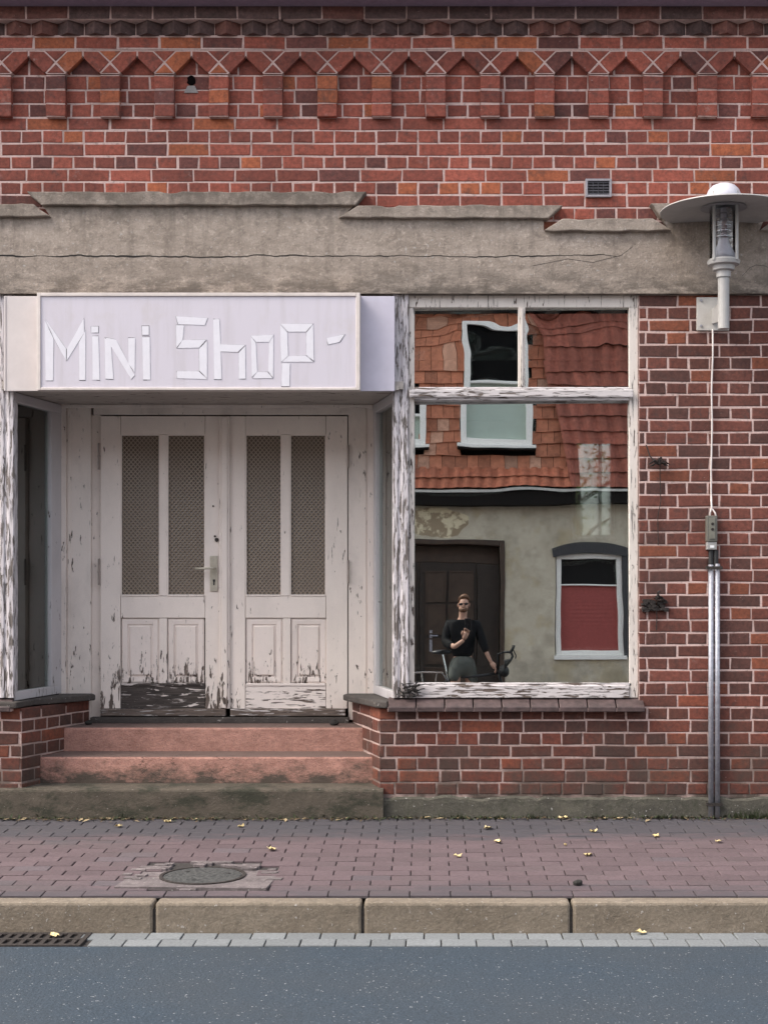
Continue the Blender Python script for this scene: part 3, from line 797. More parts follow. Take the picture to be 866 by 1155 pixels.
dr_, _ = leaf(259.5, 392, ((277, 318), (327, 368)), ((277, 319), (328, 369)), False)
b = MB(); b.box(Xd(248), Xd(260), YL-.018, YL-.001, Zd(799), Zd(470)); b.box(Xd(251), Xd(257.5), YL-.028, YL-.018, Zd(798), Zd(471)); b.build('cover_strip', P_door, dl, bevel=.004)
b = MB(); b.box(Xd(237.5), Xd(246), YL-.009, YL-.001, Zd(667), Zd(627)); b.build('lock_plate', brassy, dl, bevel=.002)
b = MB(); b.tube([(Xd(243), YL-.008, Zd(641)), (Xd(243), YL-.05, Zd(641)), (Xd(240), YL-.056, Zd(641)), (Xd(222), YL-.056, Zd(641.5))], .0075, 10); b.build('handle', brassy, dl, smooth=True)
b = MB(); b.box(Xd(241.3), Xd(242.9), YL-.0105, YL-.0085, Zd(660), Zd(655)); b.box(Xd(240.9), Xd(243.3), YL-.0105, YL-.0085, Zd(656), Zd(653.5)); b.build('keyhole', MAT['black'], dl)
for (u, v, r_) in ((245, 609, .013), (243, 605, .007), (241, 571, .006)):
    b = MB(); b.add([(Xd(u)+r_*math.cos(a*.785), YL-.001-(r_*.8 if q else 0), Zd(v)+r_*math.sin(a*.785)) for q in (0, 1) for a in range(8)], [tuple(range(15, 7, -1))]+[(i, (i+1) % 8, 8+(i+1) % 8, 8+i) for i in range(8)])
    b.build('bolt_lock', MAT['iron'], dl)
for v0 in (515, 645):
    b = MB(); b.tube([(Xd(112.8), YL-.008, Zd(v0+15)), (Xd(112.8), YL-.008, Zd(v0-15))], .008, 8); b.tube([(Xd(112.8), YL-.008, Zd(v0+1)), (Xd(112.8), YL-.008, Zd(v0-1))], .0095, 8)
    b.build('hinge', m_simple('painted_hinge', (.3, .25, .22), .6), dl)
    b = MB(); b.tube([(Xd(393), YL-.006, Zd(v0+13)), (Xd(393), YL-.006, Zd(v0-13))], .006, 8); b.build('hinge', m_simple('painted_hinge_b', (.3, .25, .22), .6), dr_)
b = MB(); b.box(Xd(104), Xd(394), DY-.05, DY+.1, Zd(815), Zd(808.5)); b.build('threshold', slabm, shop, bevel=.004)
# rooms, roof and far walls of the building
b = MB()
b.box(WX0, WX1, 7.0, 7.25, 0, 1.95); b.box(WX0, X(645, 7), 7.0, 7.25, 1.95, 3.05); b.box(X(693, 7), WX1, 7.0, 7.25, 1.95, 3.05); b.box(WX0, WX1, 7.0, 7.25, 3.05, 4.95)
b.box(WX0, WX0+.25, .25, 7.0, 0, 4.95); b.box(WX1-.25, WX1, .25, 7.0, 0, 4.95)
b.prism([(0, 0)]*0 or [(WX0, 3.25), (WX1, 3.25), (WX1, 3.35), (WX0, 3.35)], .25, 6.999)
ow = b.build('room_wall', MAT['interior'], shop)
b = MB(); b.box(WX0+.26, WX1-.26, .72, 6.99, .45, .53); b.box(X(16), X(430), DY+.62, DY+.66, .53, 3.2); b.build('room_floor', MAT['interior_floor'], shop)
b = MB(); u0, u1 = X(645, 7), X(693, 7)
b.box(u0, u1, 7.02, 7.10, 1.95, 1.99); b.box(u0, u1, 7.02, 7.10, 3.01, 3.05); b.box(u0, u0+.04, 7.02, 7.10, 1.99, 3.01); b.box(u1-.04, u1, 7.02, 7.10, 1.99, 3.01); b.box(u0+.30, u0+.33, 7.02, 7.10, 1.99, 3.01)
b.build('rear_window_frame', m_simple('pale_frame', (.6, .6, .58), .6), shop)
# a shelf and leaning boards inside, only half seen through the glass
b = MB()
# gable ends and pitched roof
zr, zr0 = 8.6, 4.98
b.add([(WX0, 0, zr0-.01), (WX0, 7.25, zr0-.01), (WX0, 3.6, zr-.1), (WX0+.25, 0, zr0-.01), (WX0+.25, 7.25, zr0-.01), (WX0+.25, 3.6, zr-.1)], [(0, 2, 1), (3, 4, 5), (0, 3, 5, 2), (1, 2, 5, 4)], 0, (.2, .08, .06))
b.build('gable', MAT['brick'], shop); b = MB()
b.add([(WX1-.25, 0, zr0-.01), (WX1-.25, 7.25, zr0-.01), (WX1-.25, 3.6, zr-.1), (WX1, 0, zr0-.01), (WX1, 7.25, zr0-.01), (WX1, 3.6, zr-.1)], [(0, 2, 1), (3, 4, 5), (0, 3, 5, 2), (1, 2, 5, 4)], 0, (.2, .08, .06))
b.build('gable', MAT['brick'], shop)
b = MB()
for s0, y0, y1, z0, z1 in ((0, -.32, 3.6, Z(-22, -.32), zr), (1, 7.6, 3.6, zr0-.1, zr)):
    b.add([(WX0-.15, y0, z0), (WX1+.15, y0, z0), (WX1+.15, y1, z1), (WX0-.15, y1, z1), (WX0-.15, y0, z0+.1), (WX1+.15, y0, z0+.1), (WX1+.15, y1, z1+.1), (WX0-.15, y1, z1+.1)],
          [(0, 1, 2, 3), (7, 6, 5, 4), (0, 4, 5, 1), (1, 5, 6, 2), (2, 6, 7, 3), (3, 7, 4, 0)])
b.build('roof', m_simple('roof_tile', (.22, .08, .06), .8, var=.3, sc_=6), shop)
b = MB(); b.box(WX0-.15, WX1+.15, -.26, .0, Z(7, -.115), Z(7, -.115)+.10); b.build('eaves_board', m_simple('weathered_eaves', (.26, .20, .27), .8), shop)
b = MB(); zc = Z(-30, -.38)+.03; n = 10; vs = []
for x in (WX0-.15, WX1+.15):
    for k in range(n+1):
        a = math.pi+math.pi*k/n; vs.append((x, -.38+.07*math.cos(a), zc+.07*math.sin(a)))
b.add(vs, [(k, k+1, n+2+k, n+1+k) for k in range(n)]); b.build('gutter_pipe', MAT['metal'], shop)
# hole in a niche, its darkness put into a flat black disc
b = MB(); c_ = (X(216), Z(91)); b.prism([(c_[0]+.026*math.cos(a*.52)*(1+.2*math.sin(a*3)), c_[1]+.032*math.sin(a*.52)) for a in range(12)][::-1], -.004, .01)
b.build('painted_wall_hole', m_simple('hole_black', (.006, .005, .005), .95, spec=0, bump=0), shop)
b = MB(); b.prism([(X(208), Z(105)), (X(224), Z(105)), (X(220), Z(97)), (X(212), Z(97))], -.006, .01); b.build('mortar_dab', m_simple('grey_dab', (.25, .23, .22), .9), shop)

# ================================================================ SIGN
sg = root('shop_sign', (X(224, -.1), -.06, Z(441)), 'pale lilac sign box with hand-cut Mini Shop lettering above the door', 'sign')
sm_ = M('sign_acrylic', rough=.35); s1_ = sm_.noise(1, sm_.pos((14, 1, 1.2)), detail=6, rough=.65); s2_ = sm_.noise(5, detail=7, rough=.7)
cs_ = sm_.mix(sm_.mr(s1_, .5, .72, 0, .55), (.60, .56, .61), (.50, .46, .48)); cs_ = sm_.mix(sm_.mr(s2_, .55, .72, 0, .4), cs_, (.52, .47, .46))
smat = sm_.out(cs_, None, sm_.bump(s2_, .05, .004))
frm = m_simple('sign_frame', (.62, .55, .51), .5, var=.12, sc_=12)
y0 = -.155; Xs = lambda u: X(u, y0); Zs_ = lambda v: Z(v, y0)
b = MB(); b.box(Xs(46), Xs(401.5), y0+.008, -.062, Zs_(437), Zs_(334)); face = b.build('sign_face', smat, sg)
b = MB(); b.box(Xs(42), Xs(46), y0, -.062, Zs_(440), Zs_(330)); b.box(Xs(401.5), Xs(406), y0, -.062, Zs_(440), Zs_(330))
b.box(Xs(46), Xs(401.5), y0, -.062, Zs_(334), Zs_(330)); b.box(Xs(46), Xs(401.5), y0, -.062, Zs_(440), Zs_(437)); b.build('frame', frm, sg, bevel=.003)
for ua, ub, mm in ((5, 44, m_simple('cream_side_board', (.60, .54, .52), .5, var=.06, sc_=8)), (404, 445, m_simple('lilac_side_board', (.53, .50, .58), .5, var=.06, sc_=8))):
    b = MB(); b.box(X(ua, -.06), X(ub, -.06), -.060, -.036, Z(441, -.06), Z(334, -.06)); b.box(X(ua, -.06), X(ua, -.06)+.012, -.064, -.060, Z(441, -.06), Z(334, -.06)); b.build('side_board', mm, sg, bevel=.002)
L = [[(101,322),(121,364),(120,458),(103,458)],[(103,320),(149,386),(149,413),(122,364)],[(151,386),(189,318),(190,350),(151,413)],[(178,372),(193,345),(193,457),(179,457)],
 [(206,336),(222,336),(222,350),(206,350)],[(208,358),(222,358),(225,457),(209,456)],[(236,362),(250,372),(256,455),(238,454)],[(238,361),(262,366),(304,446),(296,455)],[(289,362),(305,362),(304,440),(290,420)],
 [(320,335),(336,335),(336,355),(321,355)],[(321,360),(338,360),(339,456),(323,456)],
 [(397,313),(468,317),(462,333),(402,331)],[(397,333),(415,334),(412,366),(398,384)],[(400,385),(412,367),(465,366),(449,384)],[(467,368),(467,452),(450,436),(449,387)],[(399,437),(448,437),(467,455),(400,453)],
 [(481,320),(495,320),(500,455),(483,455)],[(486,376),(553,378),(536,394),(488,392)],[(553,380),(554,454),(539,454),(538,396)],
 [(566,357),(617,355),(607,371),(578,371)],[(566,360),(577,373),(580,438),(568,450)],[(617,358),(616,452),(605,437),(607,373)],[(580,439),(603,439),(615,453),(570,453)],
 [(633,330),(706,330),(690,348),(650,348)],[(632,333),(648,350),(650,402),(634,416)],[(706,332),(708,414),(691,400),(691,350)],[(650,403),(689,402),(707,416),(637,416)],[(636,419),(654,419),(653,471),(635,471)],
 [(737,362),(777,354),(766,371),(740,377)]]
tape = m_simple('white_tape', (.72, .70, .74), .3, var=.04, sc_=20, bump=.05)
def m_rim():
    m = M('grimy_tape_edge', rough=.8)
    n = m.noise(16, detail=4, rough=.6)
    return m.out(m.mix(m.mr(n, .42, .58), (.10, .09, .10), (.52, .50, .54)))
rimm = m_rim()
groups = [4, 2, 3, 2, 5, 3, 4, 5, 1]; brk = [sum(groups[:i]) for i in range(len(groups)+1)]
for ip, pl in enumerate(L):
    if ip in brk: b1 = MB(); b2 = MB()
    pp = [(Xs(x/2), Zs_(200+y/2)) for x, y in pl]
    cx = sum(p[0] for p in pp)/4; cz = sum(p[1] for p in pp)/4
    grow = []
    for x, z in pp:
        d = math.hypot(x-cx, z-cz); grow.append((x+(x-cx)/d*.0042, z+(z-cz)/d*.0042))
    area = sum(pp[i][0]*pp[(i+1) % 4][1]-pp[(i+1) % 4][0]*pp[i][1] for i in range(4))
    if area < 0: pp.reverse(); grow.reverse()
    b2.prism(grow, y0+.0074-.00002*ip, y0+.009); b1.prism(pp, y0+.0060-.00002*ip, y0+.0085)
    if ip+1 in brk: lt = b1.build('letter', tape, sg); b2.build('letter_edge', rimm, lt)

# ================================================================ VENT
vg = root('vent_grille', (X(674), -.02, Z(212)), 'small square vent with dark louvres in the upper brickwork', 'vent')
b = MB(); t = .014
x0, x1, z0, z1 = X(660, -.02), X(689.5, -.02), Z(222, -.02), Z(201.5, -.02)
b.box(x0, x0+t, -.022, .01, z0, z1); b.box(x1-t, x1, -.022, .01, z0, z1); b.box(x0+t, x1-t, -.022, .01, z0, z0+t); b.box(x0+t, x1-t, -.022, .01, z1-t, z1)
b.build('frame', m_simple('grey_vent_frame', (.30, .28, .30), .5), vg, bevel=.002)
b = MB(); b.box(x0+t, x1-t, -.006, .008, z0+t, z1-t); b.build('backing', MAT['black'], vg)
b = MB()
for k in range(5):
    zz_ = z0+t+.004+k*.017; b.add([(x0+t, -.016, zz_), (x1-t, -.016, zz_), (x1-t, -.007, zz_+.012), (x0+t, -.007, zz_+.012), (x0+t, -.016, zz_+.002), (x1-t, -.016, zz_+.002)], [(0, 1, 2, 3), (4, 5, 1, 0)])
for k in range(3): xx = x0+t+.03+k*.032; b.box(xx, xx+.004, -.018, -.0165, z0+t, z1-t)
b.build('louvre', m_simple('sooty_louvre', (.07, .065, .075), .6, var=.5, sc_=90), vg)

# ================================================================ WALL LAMP
LYc = -.30; s = F/(D+LYc)
lx = X(815.5, LYc)
Zl = lambda v: Z(v, LYc); Rl = lambda px: px/s
lamp = root('wall_lamp', (X(804), 0, Z(354)), 'grey street lamp with wide dish shade and glass lantern on the right wall', 'lamp')
b = MB(); b.box(X(785.5, -.02), X(822, -.02), -.016, .0, Z(372.5, -.02), Z(335, -.02)); pl_ = b.build('wall_plate', m_simple('cream_plate', (.52, .49, .45), .5, var=.08), lamp, bevel=.002)
for u, v in ((789.5, 339.5), (789.5, 368), (818.5, 339.5), (818.5, 368)):
    b = MB(); b.add([(X(u)+.008*math.cos(a*1.047), -.024+.008*q, Z(v)+.008*math.sin(a*1.047)) for q in (0, 1) for a in range(6)], [(0, 1, 2, 3, 4, 5)]+[(i, (i+1) % 6, 6+(i+1) % 6, 6+i) for i in range(6)])
    b.build('bolt', MAT['metal'], pl_)
b = MB()
b.tube([(lx+.0, LYc, Zl(371)), (lx+.0, LYc, Zl(308))], Rl(6.4), 20)
b.build('post', MAT['lampgrey'], lamp, smooth=False)
b = MB(); b.prism([(0, 0)]*0 or [(-.012, Z(367)), (.012, Z(367)), (.012, Z(345)), (-.012, Z(345))], 0, .001)
b = MB()
for dz in (0, ): 
    xa = X(803)
    vs = [(xa-.008, -.016, Z(366)), (xa+.008, -.016, Z(366)), (xa+.008, -.016, Z(349)), (xa-.008, -.016, Z(349)), (lx-.016, LYc+.01, Zl(362)), (lx+.0, LYc+.01, Zl(362)), (lx+.0, LYc+.01, Zl(340)), (lx-.016, LYc+.01, Zl(340))]
    b.add(vs, [(0, 1, 2, 3), (0, 4, 5, 1), (1, 5, 6, 2), (2, 6, 7, 3), (3, 7, 4, 0)])
b.build('bracket', MAT['lampgrey'], lamp, bevel=.003)
b = MB(); b.lathe([(.001, Zl(313)), (Rl(8), Zl(313)), (Rl(8), Zl(306)), (Rl(12), Zl(305)), (Rl(12.5), Zl(300)), (Rl(17.5), Zl(299)), (Rl(18.5), Zl(295)), (Rl(17), Zl(293)), (.001, Zl(293))], lx, LYc, 36)
b.build('collar', MAT['lampgrey'], lamp, smooth=False)
gm_ = M('lantern_glass'); t_ = gm_.t
gl_ = gm_.n('ShaderNodeBsdfGlossy'); gl_.inputs['Roughness'].default_value = .03; tr_ = gm_.n('ShaderNodeBsdfTransparent'); tr_.inputs['Color'].default_value = (.9, .9, .9, 1)
fr_ = gm_.n('ShaderNodeFresnel'); fr_.inputs['IOR'].default_value = 1.45; mx_ = gm_.n('ShaderNodeMixShader')
gm_.put(mx_.inputs[0], fr_.outputs[0]); t_.links.new(tr_.outputs[0], mx_.inputs[1]); t_.links.new(gl_.outputs[0], mx_.inputs[2]); t_.links.new(mx_.outputs[0], t_.nodes['Material Output'].inputs['Surface'])
b = MB(); b.lathe([(Rl(15.5), Zl(293)), (Rl(15.5), Zl(223))], lx, LYc, 40); b.build('lantern_glass', gm_.m, lamp, smooth=True)
b = MB(); b.lathe([(.001, Zl(292.5)), (Rl(13), Zl(292.5)), (Rl(12.5), Zl(286)), (Rl(7), Zl(276)), (Rl(5), Zl(268)), (Rl(3.5), Zl(266)), (Rl(3.5), Zl(230))], lx, LYc, 24)
b.build('reflector_cone', MAT['lampwhite'], lamp, smooth=True)
for k in range(7):
    b = MB(); zt_ = Zl(268-k*6.2); b.lathe([(Rl(4), zt_+.012), (Rl(9.5), zt_), (Rl(9.5), zt_+.004), (Rl(4), zt_+.017)], lx, LYc, 24); b.build('louvre_ring', m_simple('bright_louvre', (.55, .55, .58), .25, .6, var=.05) if k == 0 else bpy.data.materials['bright_louvre'], lamp)
for a in (.65, 2.2, 3.9, 5.45):
    b = MB(); q = Rl(18); b.tube([(lx+q*math.cos(a), LYc+q*math.sin(a), Zl(296)), (lx+q*math.cos(a), LYc+q*math.sin(a), Zl(219))], Rl(1.9), 8); b.build('rod', MAT['lampgrey'], lamp)
b = MB(); RD = Rl(70); zr_ = Zl(239); zc_ = zr_+.034
b.lathe([(Rl(19), zc_-.004), (RD, zr_), (RD+.004, zr_+.002), (RD+.002, zr_+.008), (Rl(20), zc_+.008), (Rl(19), zc_-.004)], lx, LYc, 72); b.build('dish_shade', MAT['lampgrey'], lamp, smooth=False)
b = MB(); b.lathe([(Rl(26), zc_-.013), (Rl(18), zc_-.012), (Rl(8), zc_-.012), (.001, zc_-.012)], lx, LYc, 36); b.build('shade_ring', m_simple('shade_inner', (.28, .27, .28), .5), lamp)
b = MB(); zd = zc_+.004; b.lathe([(Rl(20), zd), (Rl(20.2), zd+.008), (Rl(19.6), zd+.030), (Rl(20), zd+.034), (Rl(19.4), zd+.062), (Rl(17), zd+.092), (Rl(13), zd+.114), (Rl(7), zd+.127), (.001, zd+.131)], lx, LYc, 40); b.build('dome_cap', MAT['lampwhite'], lamp, smooth=True)

# cable, junction box, pipes
b = MB(); pts = [(X(802.5), -.02, Z(372)), (X(803), -.012, Z(400)), (X(801.5), -.012, Z(440)), (X(802.2), -.013, Z(480)), (X(801), -.012, Z(530)), (X(801), -.014, Z(565)), (X(802), -.02, Z(574)), (X(805), -.03, Z(579)), (X(806), -.03, Z(584))]
b.tube(pts, .0052, 8); b.tube([(X(799), -.028, Z(584)), (X(799.5), -.028, Z(578)), (X(801.2), -.022, Z(573)), (X(801.2), -.014, Z(560))], .005, 8)
b.build('power_cable', m_simple('white_cable', (.66, .60, .57), .5, var=.1), loc=(X(802), 0, Z(578)), smooth=True, label='thin white cable hanging from the wall lamp to the grey junction box', cat='cable')
jb_ = root('junction_box', (X(802.5), 0, Z(622)), 'slim grey-green junction box above the twin metal pipes', 'electric box')
b = MB(); b.box(X(796.5, -.05), X(808.5, -.05), -.055, .0, Z(611, -.05), Z(581.5, -.05)); bo = b.build('housing', m_simple('box_green_grey', (.13, .125, .105), .5), jb_, bevel=.005)
b = MB(); b.box(X(799.2, -.05), X(806, -.05), -.060, -.055, Z(608, -.05), Z(584, -.05)); b.build('lid', m_simple('box_lid', (.17, .165, .135), .45), jb_, bevel=.003)
b = MB()
for v in (591, 597): b.add([(X(802.7, -.05)+.009*math.cos(a*.785), -.063+.003*q, Z(v, -.05)+.009*math.sin(a*.785)) for q in (0, 1) for a in range(8)], [tuple(range(8))]+[(i, (i+1) % 8, 8+(i+1) % 8, 8+i) for i in range(8)])
b.build('screw', MAT['iron'], jb_)
b = MB(); b.box(X(797, -.05), X(808, -.05), -.05, .0, Z(620, -.05), Z(611.3, -.05)); b.build('lower_housing', m_simple('box_grey', (.30, .29, .28), .5), jb_, bevel=.003)
b = MB(); b.box(X(800.3, -.05), X(805, -.05), -.052, -.0505, Z(617.8, -.05), Z(615, -.05)); b.build('sticker', m_simple('white_sticker', (.75, .75, .75), .5), jb_)
b = MB(); b.tube([(X(800.3), -.026, Z(620.5)), (X(800.3), -.026, Z(638))], .015, 10); b.tube([(X(806), -.026, Z(620.5)), (X(806), -.026, Z(638))], .015, 10); b.build('cable_sleeve', MAT['black'], jb_)
pp_ = root('conduit_pipe', (X(803.5), -.03, .0), 'pair of galvanised metal pipes running down the right wall to the pavement', 'pipe')
for u, vt in ((800.2, 637), (807.3, 636)):
    b = MB(); b.tube([(X(u), -.030, -.01), (X(u), -.030, Z(vt))], .0165, 16); b.build('tube', MAT['metal'], pp_, smooth=True)
for v in (640.5, 906):
    b = MB(); b.box(X(795), X(812.5), -.052, -.049, Z(v+1.7), Z(v-1.7)); b.box(X(795), X(796), -.049, .0, Z(v+1.7), Z(v-1.7)); b.box(X(811.5), X(812.5), -.049, .0, Z(v+1.7), Z(v-1.7))
    b.build('clamp', MAT['iron'], pp_)
# old iron shutter hooks with dead wire
for i, (u, v, lb) in enumerate(((742, 523, 'upper rusty iron hook with twisted wire beside the window'), (740, 673, 'lower black iron hook with dark stub beside the window'))):
    hk = root('iron_hook', (X(u), 0, Z(v)), lb, 'hook', 'iron hooks on the wall')
    b = MB(); b.tube([(X(u), .01, Z(v)), (X(u), -.05, Z(v)), (X(u), -.055, Z(v-5)), (X(u+2), -.04, Z(v-6))], .007, 8); b.build('hook_pin', MAT['iron'], hk)
    b = MB()
    for k in range(26):
        a = rnd.uniform(-.5, 3.6); r1 = rnd.uniform(.03, .07)*(1 if i == 0 else .9); cz = Z(v+(1 if i == 0 else 4))
        p0 = (X(u)+rnd.uniform(-.012, .012), -.03, cz); p1 = (X(u)+r1*.6*math.cos(a), -.045+rnd.uniform(-.015, .015), cz+r1*.45*math.sin(a)+.008); p2 = (X(u)+r1*math.cos(a), -.025+rnd.uniform(-.012, .01), cz+r1*.4*math.sin(a)-.008)
        b.tube([p0, p1, p2], .0028, 5)
    if i == 1:
        for k in range(60):
            x, z = X(u)+rnd.uniform(-.085, .06), Z(v+8)+rnd.uniform(-.045, .022); b.box(x-.012, x+.012, -.02-rnd.uniform(0, .012), -.002, z-.006, z+.007)
    b.build('wire_tangle', MAT['iron'], hk)
    b = MB()
    if i == 0:
        b.tube([(X(u+1), -.03, Z(v)), (X(u+1.5), -.012, Z(v+14)), (X(u+2.5), -.010, Z(v+42)), (X(u-1), -.010, Z(v+60)), (X(u-.5), -.010, Z(v+92))], .0026, 6)
        b.tube([(X(u-14), -.012, Z(v-21)), (X(u-10), -.02, Z(v-8)), (X(u-3), -.03, Z(v-1))], .004, 6)
    else: b.tube([(X(u-1), -.03, Z(v+10)), (X(u), -.01, Z(v+22)), (X(u-.5), -.010, Z(v+38))], .0028, 6)
    b.build('hanging_wire', MAT['iron'], hk)
# dark slate shard and dead twigs at the window corner
b = MB()
for k in range(46):
    x = X(rnd.uniform(452, 472), 0); z = Z(rnd.uniform(772, 787), 0); a = rnd.uniform(0, 3.1); l = rnd.uniform(.02, .07)
    b.tube([(x, -.012, z), (x+l*.5*math.cos(a), -.028-rnd.uniform(0, .01), z+l*.5*math.sin(a)*.7), (x+l*math.cos(a), -.015, z+l*.4*math.sin(a))], .0035, 5)
b.build('twig_bundle', m_simple('dead_twig', (.03, .026, .024), .9), loc=(X(462), -.01, Z(787)), label='clump of dark dead twigs at the lower left corner of the window', cat='twigs')

# ================================================================ PAVEMENT BITS
lm = M('yellow_leaf', rough=.6); ln = lm.noise(60, detail=3)
lm.out(lm.mix(lm.mr(ln, .3, .7), (.50, .36, .14), (.70, .60, .36)))
def leafmesh(sz, seed):
    r2 = random.Random(seed); vs = [(0, 0, .004)]; n = 12
    for k in range(n):
        a = 2*math.pi*k/n; q = sz*(1+.35*math.cos(a*1)+.25*(k % 2))*r2.uniform(.8, 1.1)*.55
        vs.append((q*math.cos(a), q*.75*math.sin(a), .004+r2.uniform(0, .012)*(1 if k % 3 else 1.6)))
    vs2 = [(x, y, z+.0012) for x, y, z in vs]
    fs = [(0, 1+k, 1+(k+1) % n) for k in range(n)]; fs2 = [(n+1, n+2+(k+1) % n, n+2+k) for k in range(n)]
    m_ = MB(); m_.add(vs+vs2, fs2+fs); return m_
spots = [(306, 959, .05, 'yellow fallen leaf on the red paving in front of the steps'), (135, 933, .04, 'pale leaf on the paving left of the manhole, near the bottom step'),
 (271, 933.5, .035, 'pale leaf close to the bottom step, right of the one behind the manhole'), (190, 928, .04, 'whitish leaf against the foot of the lowest step, in the middle'),
 (516, 966.5, .045, 'pale leaf on the red paving below the left part of the window'), (551, 935, .05, 'curled pale leaf in the dark paving strip below the window'),
 (560, 950.5, .04, 'pale leaf just in front of the dark paving strip below the window'), (662, 965.5, .055, 'largest pale yellow leaf on the red paving below the right part of the window'),
 (668, 939, .04, 'cream leaf in the dark paving strip nearest the twin pipes'), (740, 944.5, .04, 'brownish leaf on the paving left of the twin pipes'),
 (809, 950.5, .035, 'cream leaf on the paving in front of the twin pipes'), (637, 954.5, .02, 'tiny pale scrap of leaf in the middle of the paving'),
 (634, 919.5, .05, 'tan leaf lying against the wall plinth'), (724, 1050, .045, 'pale leaf at the foot of the kerb in the gutter'), (66, 1056, .05, 'pale leaf lying on the drain grate')]
for i, (u, v, sz, lb) in enumerate(spots):
    if v > 1040: x, y, z = X(u, YK-.03), YK-.035-(.07 if u < 100 else 0), ZG+.003
    else:
        # intersect the sight line with the sloping pavement
        t = (HC + slope*D)/((v-H)/F + slope)
        y = t - D; x = (u-PX)/F*t; z = slope*y
        if y > -.06: y = -.06; z = 0
    o = leafmesh(sz, i).build('fallen_leaf', lm.m, label=lb, cat='leaf', group='fallen leaves on the ground')
    o.location = (x, y, z+.001); o.rotation_euler = (0, 0, rnd.uniform(0, 6))
stone = m_simple('black_clod', (.02, .018, .016), .9, bump=.8)
for (x, y, z, r_, lb) in ((X(101, .55), .52, zs3+.004, .022, 'small black stone at the left end of the top step'), (X(377, .5), .50, zs3+.004, .026, 'small black stone at the right end of the top step'), (X(652, -1.66), -1.62, slope*-1.6, .022, 'black clod on the paving close to the kerb')):
    b = MB(); b.sphere((x, y, z+r_*.55), r_, 10, 6, sc_=(1.2, 1, .7)); b.v = [(p[0]+.25*r_*mnoise.noise(Vector(p)*60), p[1], p[2]+.3*r_*mnoise.noise(Vector(p)*45+Vector((3, 0, 0)))) for p in b.v]
    b.build('stone', stone, loc=(x, y, z), label=lb, cat='stone')
# litter, weeds and moss in the joint between wall and pavement
b = MB(); lit = M('leaf_litter', rough=.9)
lit.out(lit.mix(1, lit.attr(), (1, 1, 1), 'MULTIPLY'))
for k in range(4200):
    x = rnd.uniform(-4.2, 4.2); yf = (Y1 if x < X(432) else -.022)
    dens = .35+.65*max(0, mnoise.noise(Vector((x*2.2, 4, 0)))+.3)
    if rnd.random() > dens: continue
    y = yf - abs(rnd.gauss(0, .035)) - .004; z = slope*y+.004
    q = rnd.random()
    col = (.035, .045, .018) if q < .5 else ((.11, .075, .04) if q < .82 else ((.05, .035, .022) if q < .95 else (.34, .26, .15)))
    g = rnd.uniform(.7, 1.3); col = tuple(c*g for c in col)
    sz = rnd.uniform(.006, .018) if q < .95 else rnd.uniform(.018, .036); a = rnd.uniform(0, 6.28)
    h = abs(rnd.gauss(0, .012)) if q < .5 else rnd.uniform(0, .01)
    ca, sa_ = math.cos(a)*sz, math.sin(a)*sz
    b.add([(x-ca, y-sa_, z), (x+sa_*.4, y-ca*.4, z+h*.5+.002), (x+ca, y+sa_, z+h+.002), (x-sa_*.4, y+ca*.4, z+h*.6+.004)], [(0, 1, 2, 3)], 0, col)
b.build('leaf_litter', lit.m, kind='stuff', label='dry leaf litter and moss along the foot of the wall', cat='litter')
b = MB(); gr = M('weed', rough=.8); gr.out(gr.mix(1, gr.attr(), (1, 1, 1), 'MULTIPLY'))
for cx in [X(u) for u in (828, 846, 862, 880, 770, 745, 836, 855, 905, 560, 600, 515)]:
    for k in range(26):
        x = cx+rnd.gauss(0, .03); y = -.03-abs(rnd.gauss(0, .015)); h = rnd.uniform(.015, .07)*(1 if cx > X(800) else .55); a = rnd.uniform(-1, 1)
        g = rnd.uniform(.6, 1.4); b.add([(x-.003, y, 0), (x+.003, y, 0), (x+a*h*.6, y-.02, h)], [(0, 1, 2)], 0, (.045*g, .06*g, .022*g))
b.build('weeds', gr.m, kind='stuff', label='small weeds growing at the foot of the brick wall', cat='weeds')

# ================================================================ ACROSS THE STREET (seen mirrored in the window)
n_ = Vector((-42, -F, 40)).normalized()
O = Vector((0, -D, HC)) + n_*2.95
hz = O.z
house = root('plastered_house', (O.x, O.y, 0), 'stained grey plastered house with red mansard roof, mirrored in the shop window', 'house', rz=-2*42/F, local=True)
hx = lambda u: (u-527)/78.0
hzv = lambda v: hz+(700-v)/78.0
def m_plaster():
    m = M('stained_plaster', rough=.92)
    n1 = m.noise(1.1, detail=8, rough=.65); n2 = m.noise(5, detail=8, rough=.7)
    c = m.mix(m.mr(n1, .35, .65), (.48, .42, .32), (.62, .55, .43))
    c = m.mix(m.mr(n2, .47, .68, 0, .45), c, (.22, .19, .14))
    c = m.mix(m.mr(m.noise(2.3, m.pos(off=(4, 2, 1)), detail=6), .55, .64, 0, .45), c, (.42, .33, .17))
    z = m.xyz()[2]
    c = m.mix(m.mth('MULTIPLY', m.mr(z, -.1, 1.2, .7, 0), m.mr(n2, .35, .6)), c, (.15, .14, .12))
    return m.out(c, None, m.bump(n2, .5, .02))
mpl = m_plaster()
b = MB(); TOPW = 3.38
dx0, dx1, dzt = hx(425), hx(569), hzv(609)
wx0, wx1, wz0, wz1 = hx(626), hx(708), hzv(743), hzv(618)
b.box(-13, dx0, -.3, 0, -.1, TOPW); b.box(dx0, dx1, -.3, 0, dzt, TOPW); b.box(dx1, wx0, -.3, 0, -.1, TOPW)
b.box(wx0, wx1, -.3, 0, -.1, wz0); b.box(wx0, wx1, -.3, 0, wz1, TOPW); b.box(wx1, 6, -.3, 0, -.1, TOPW)
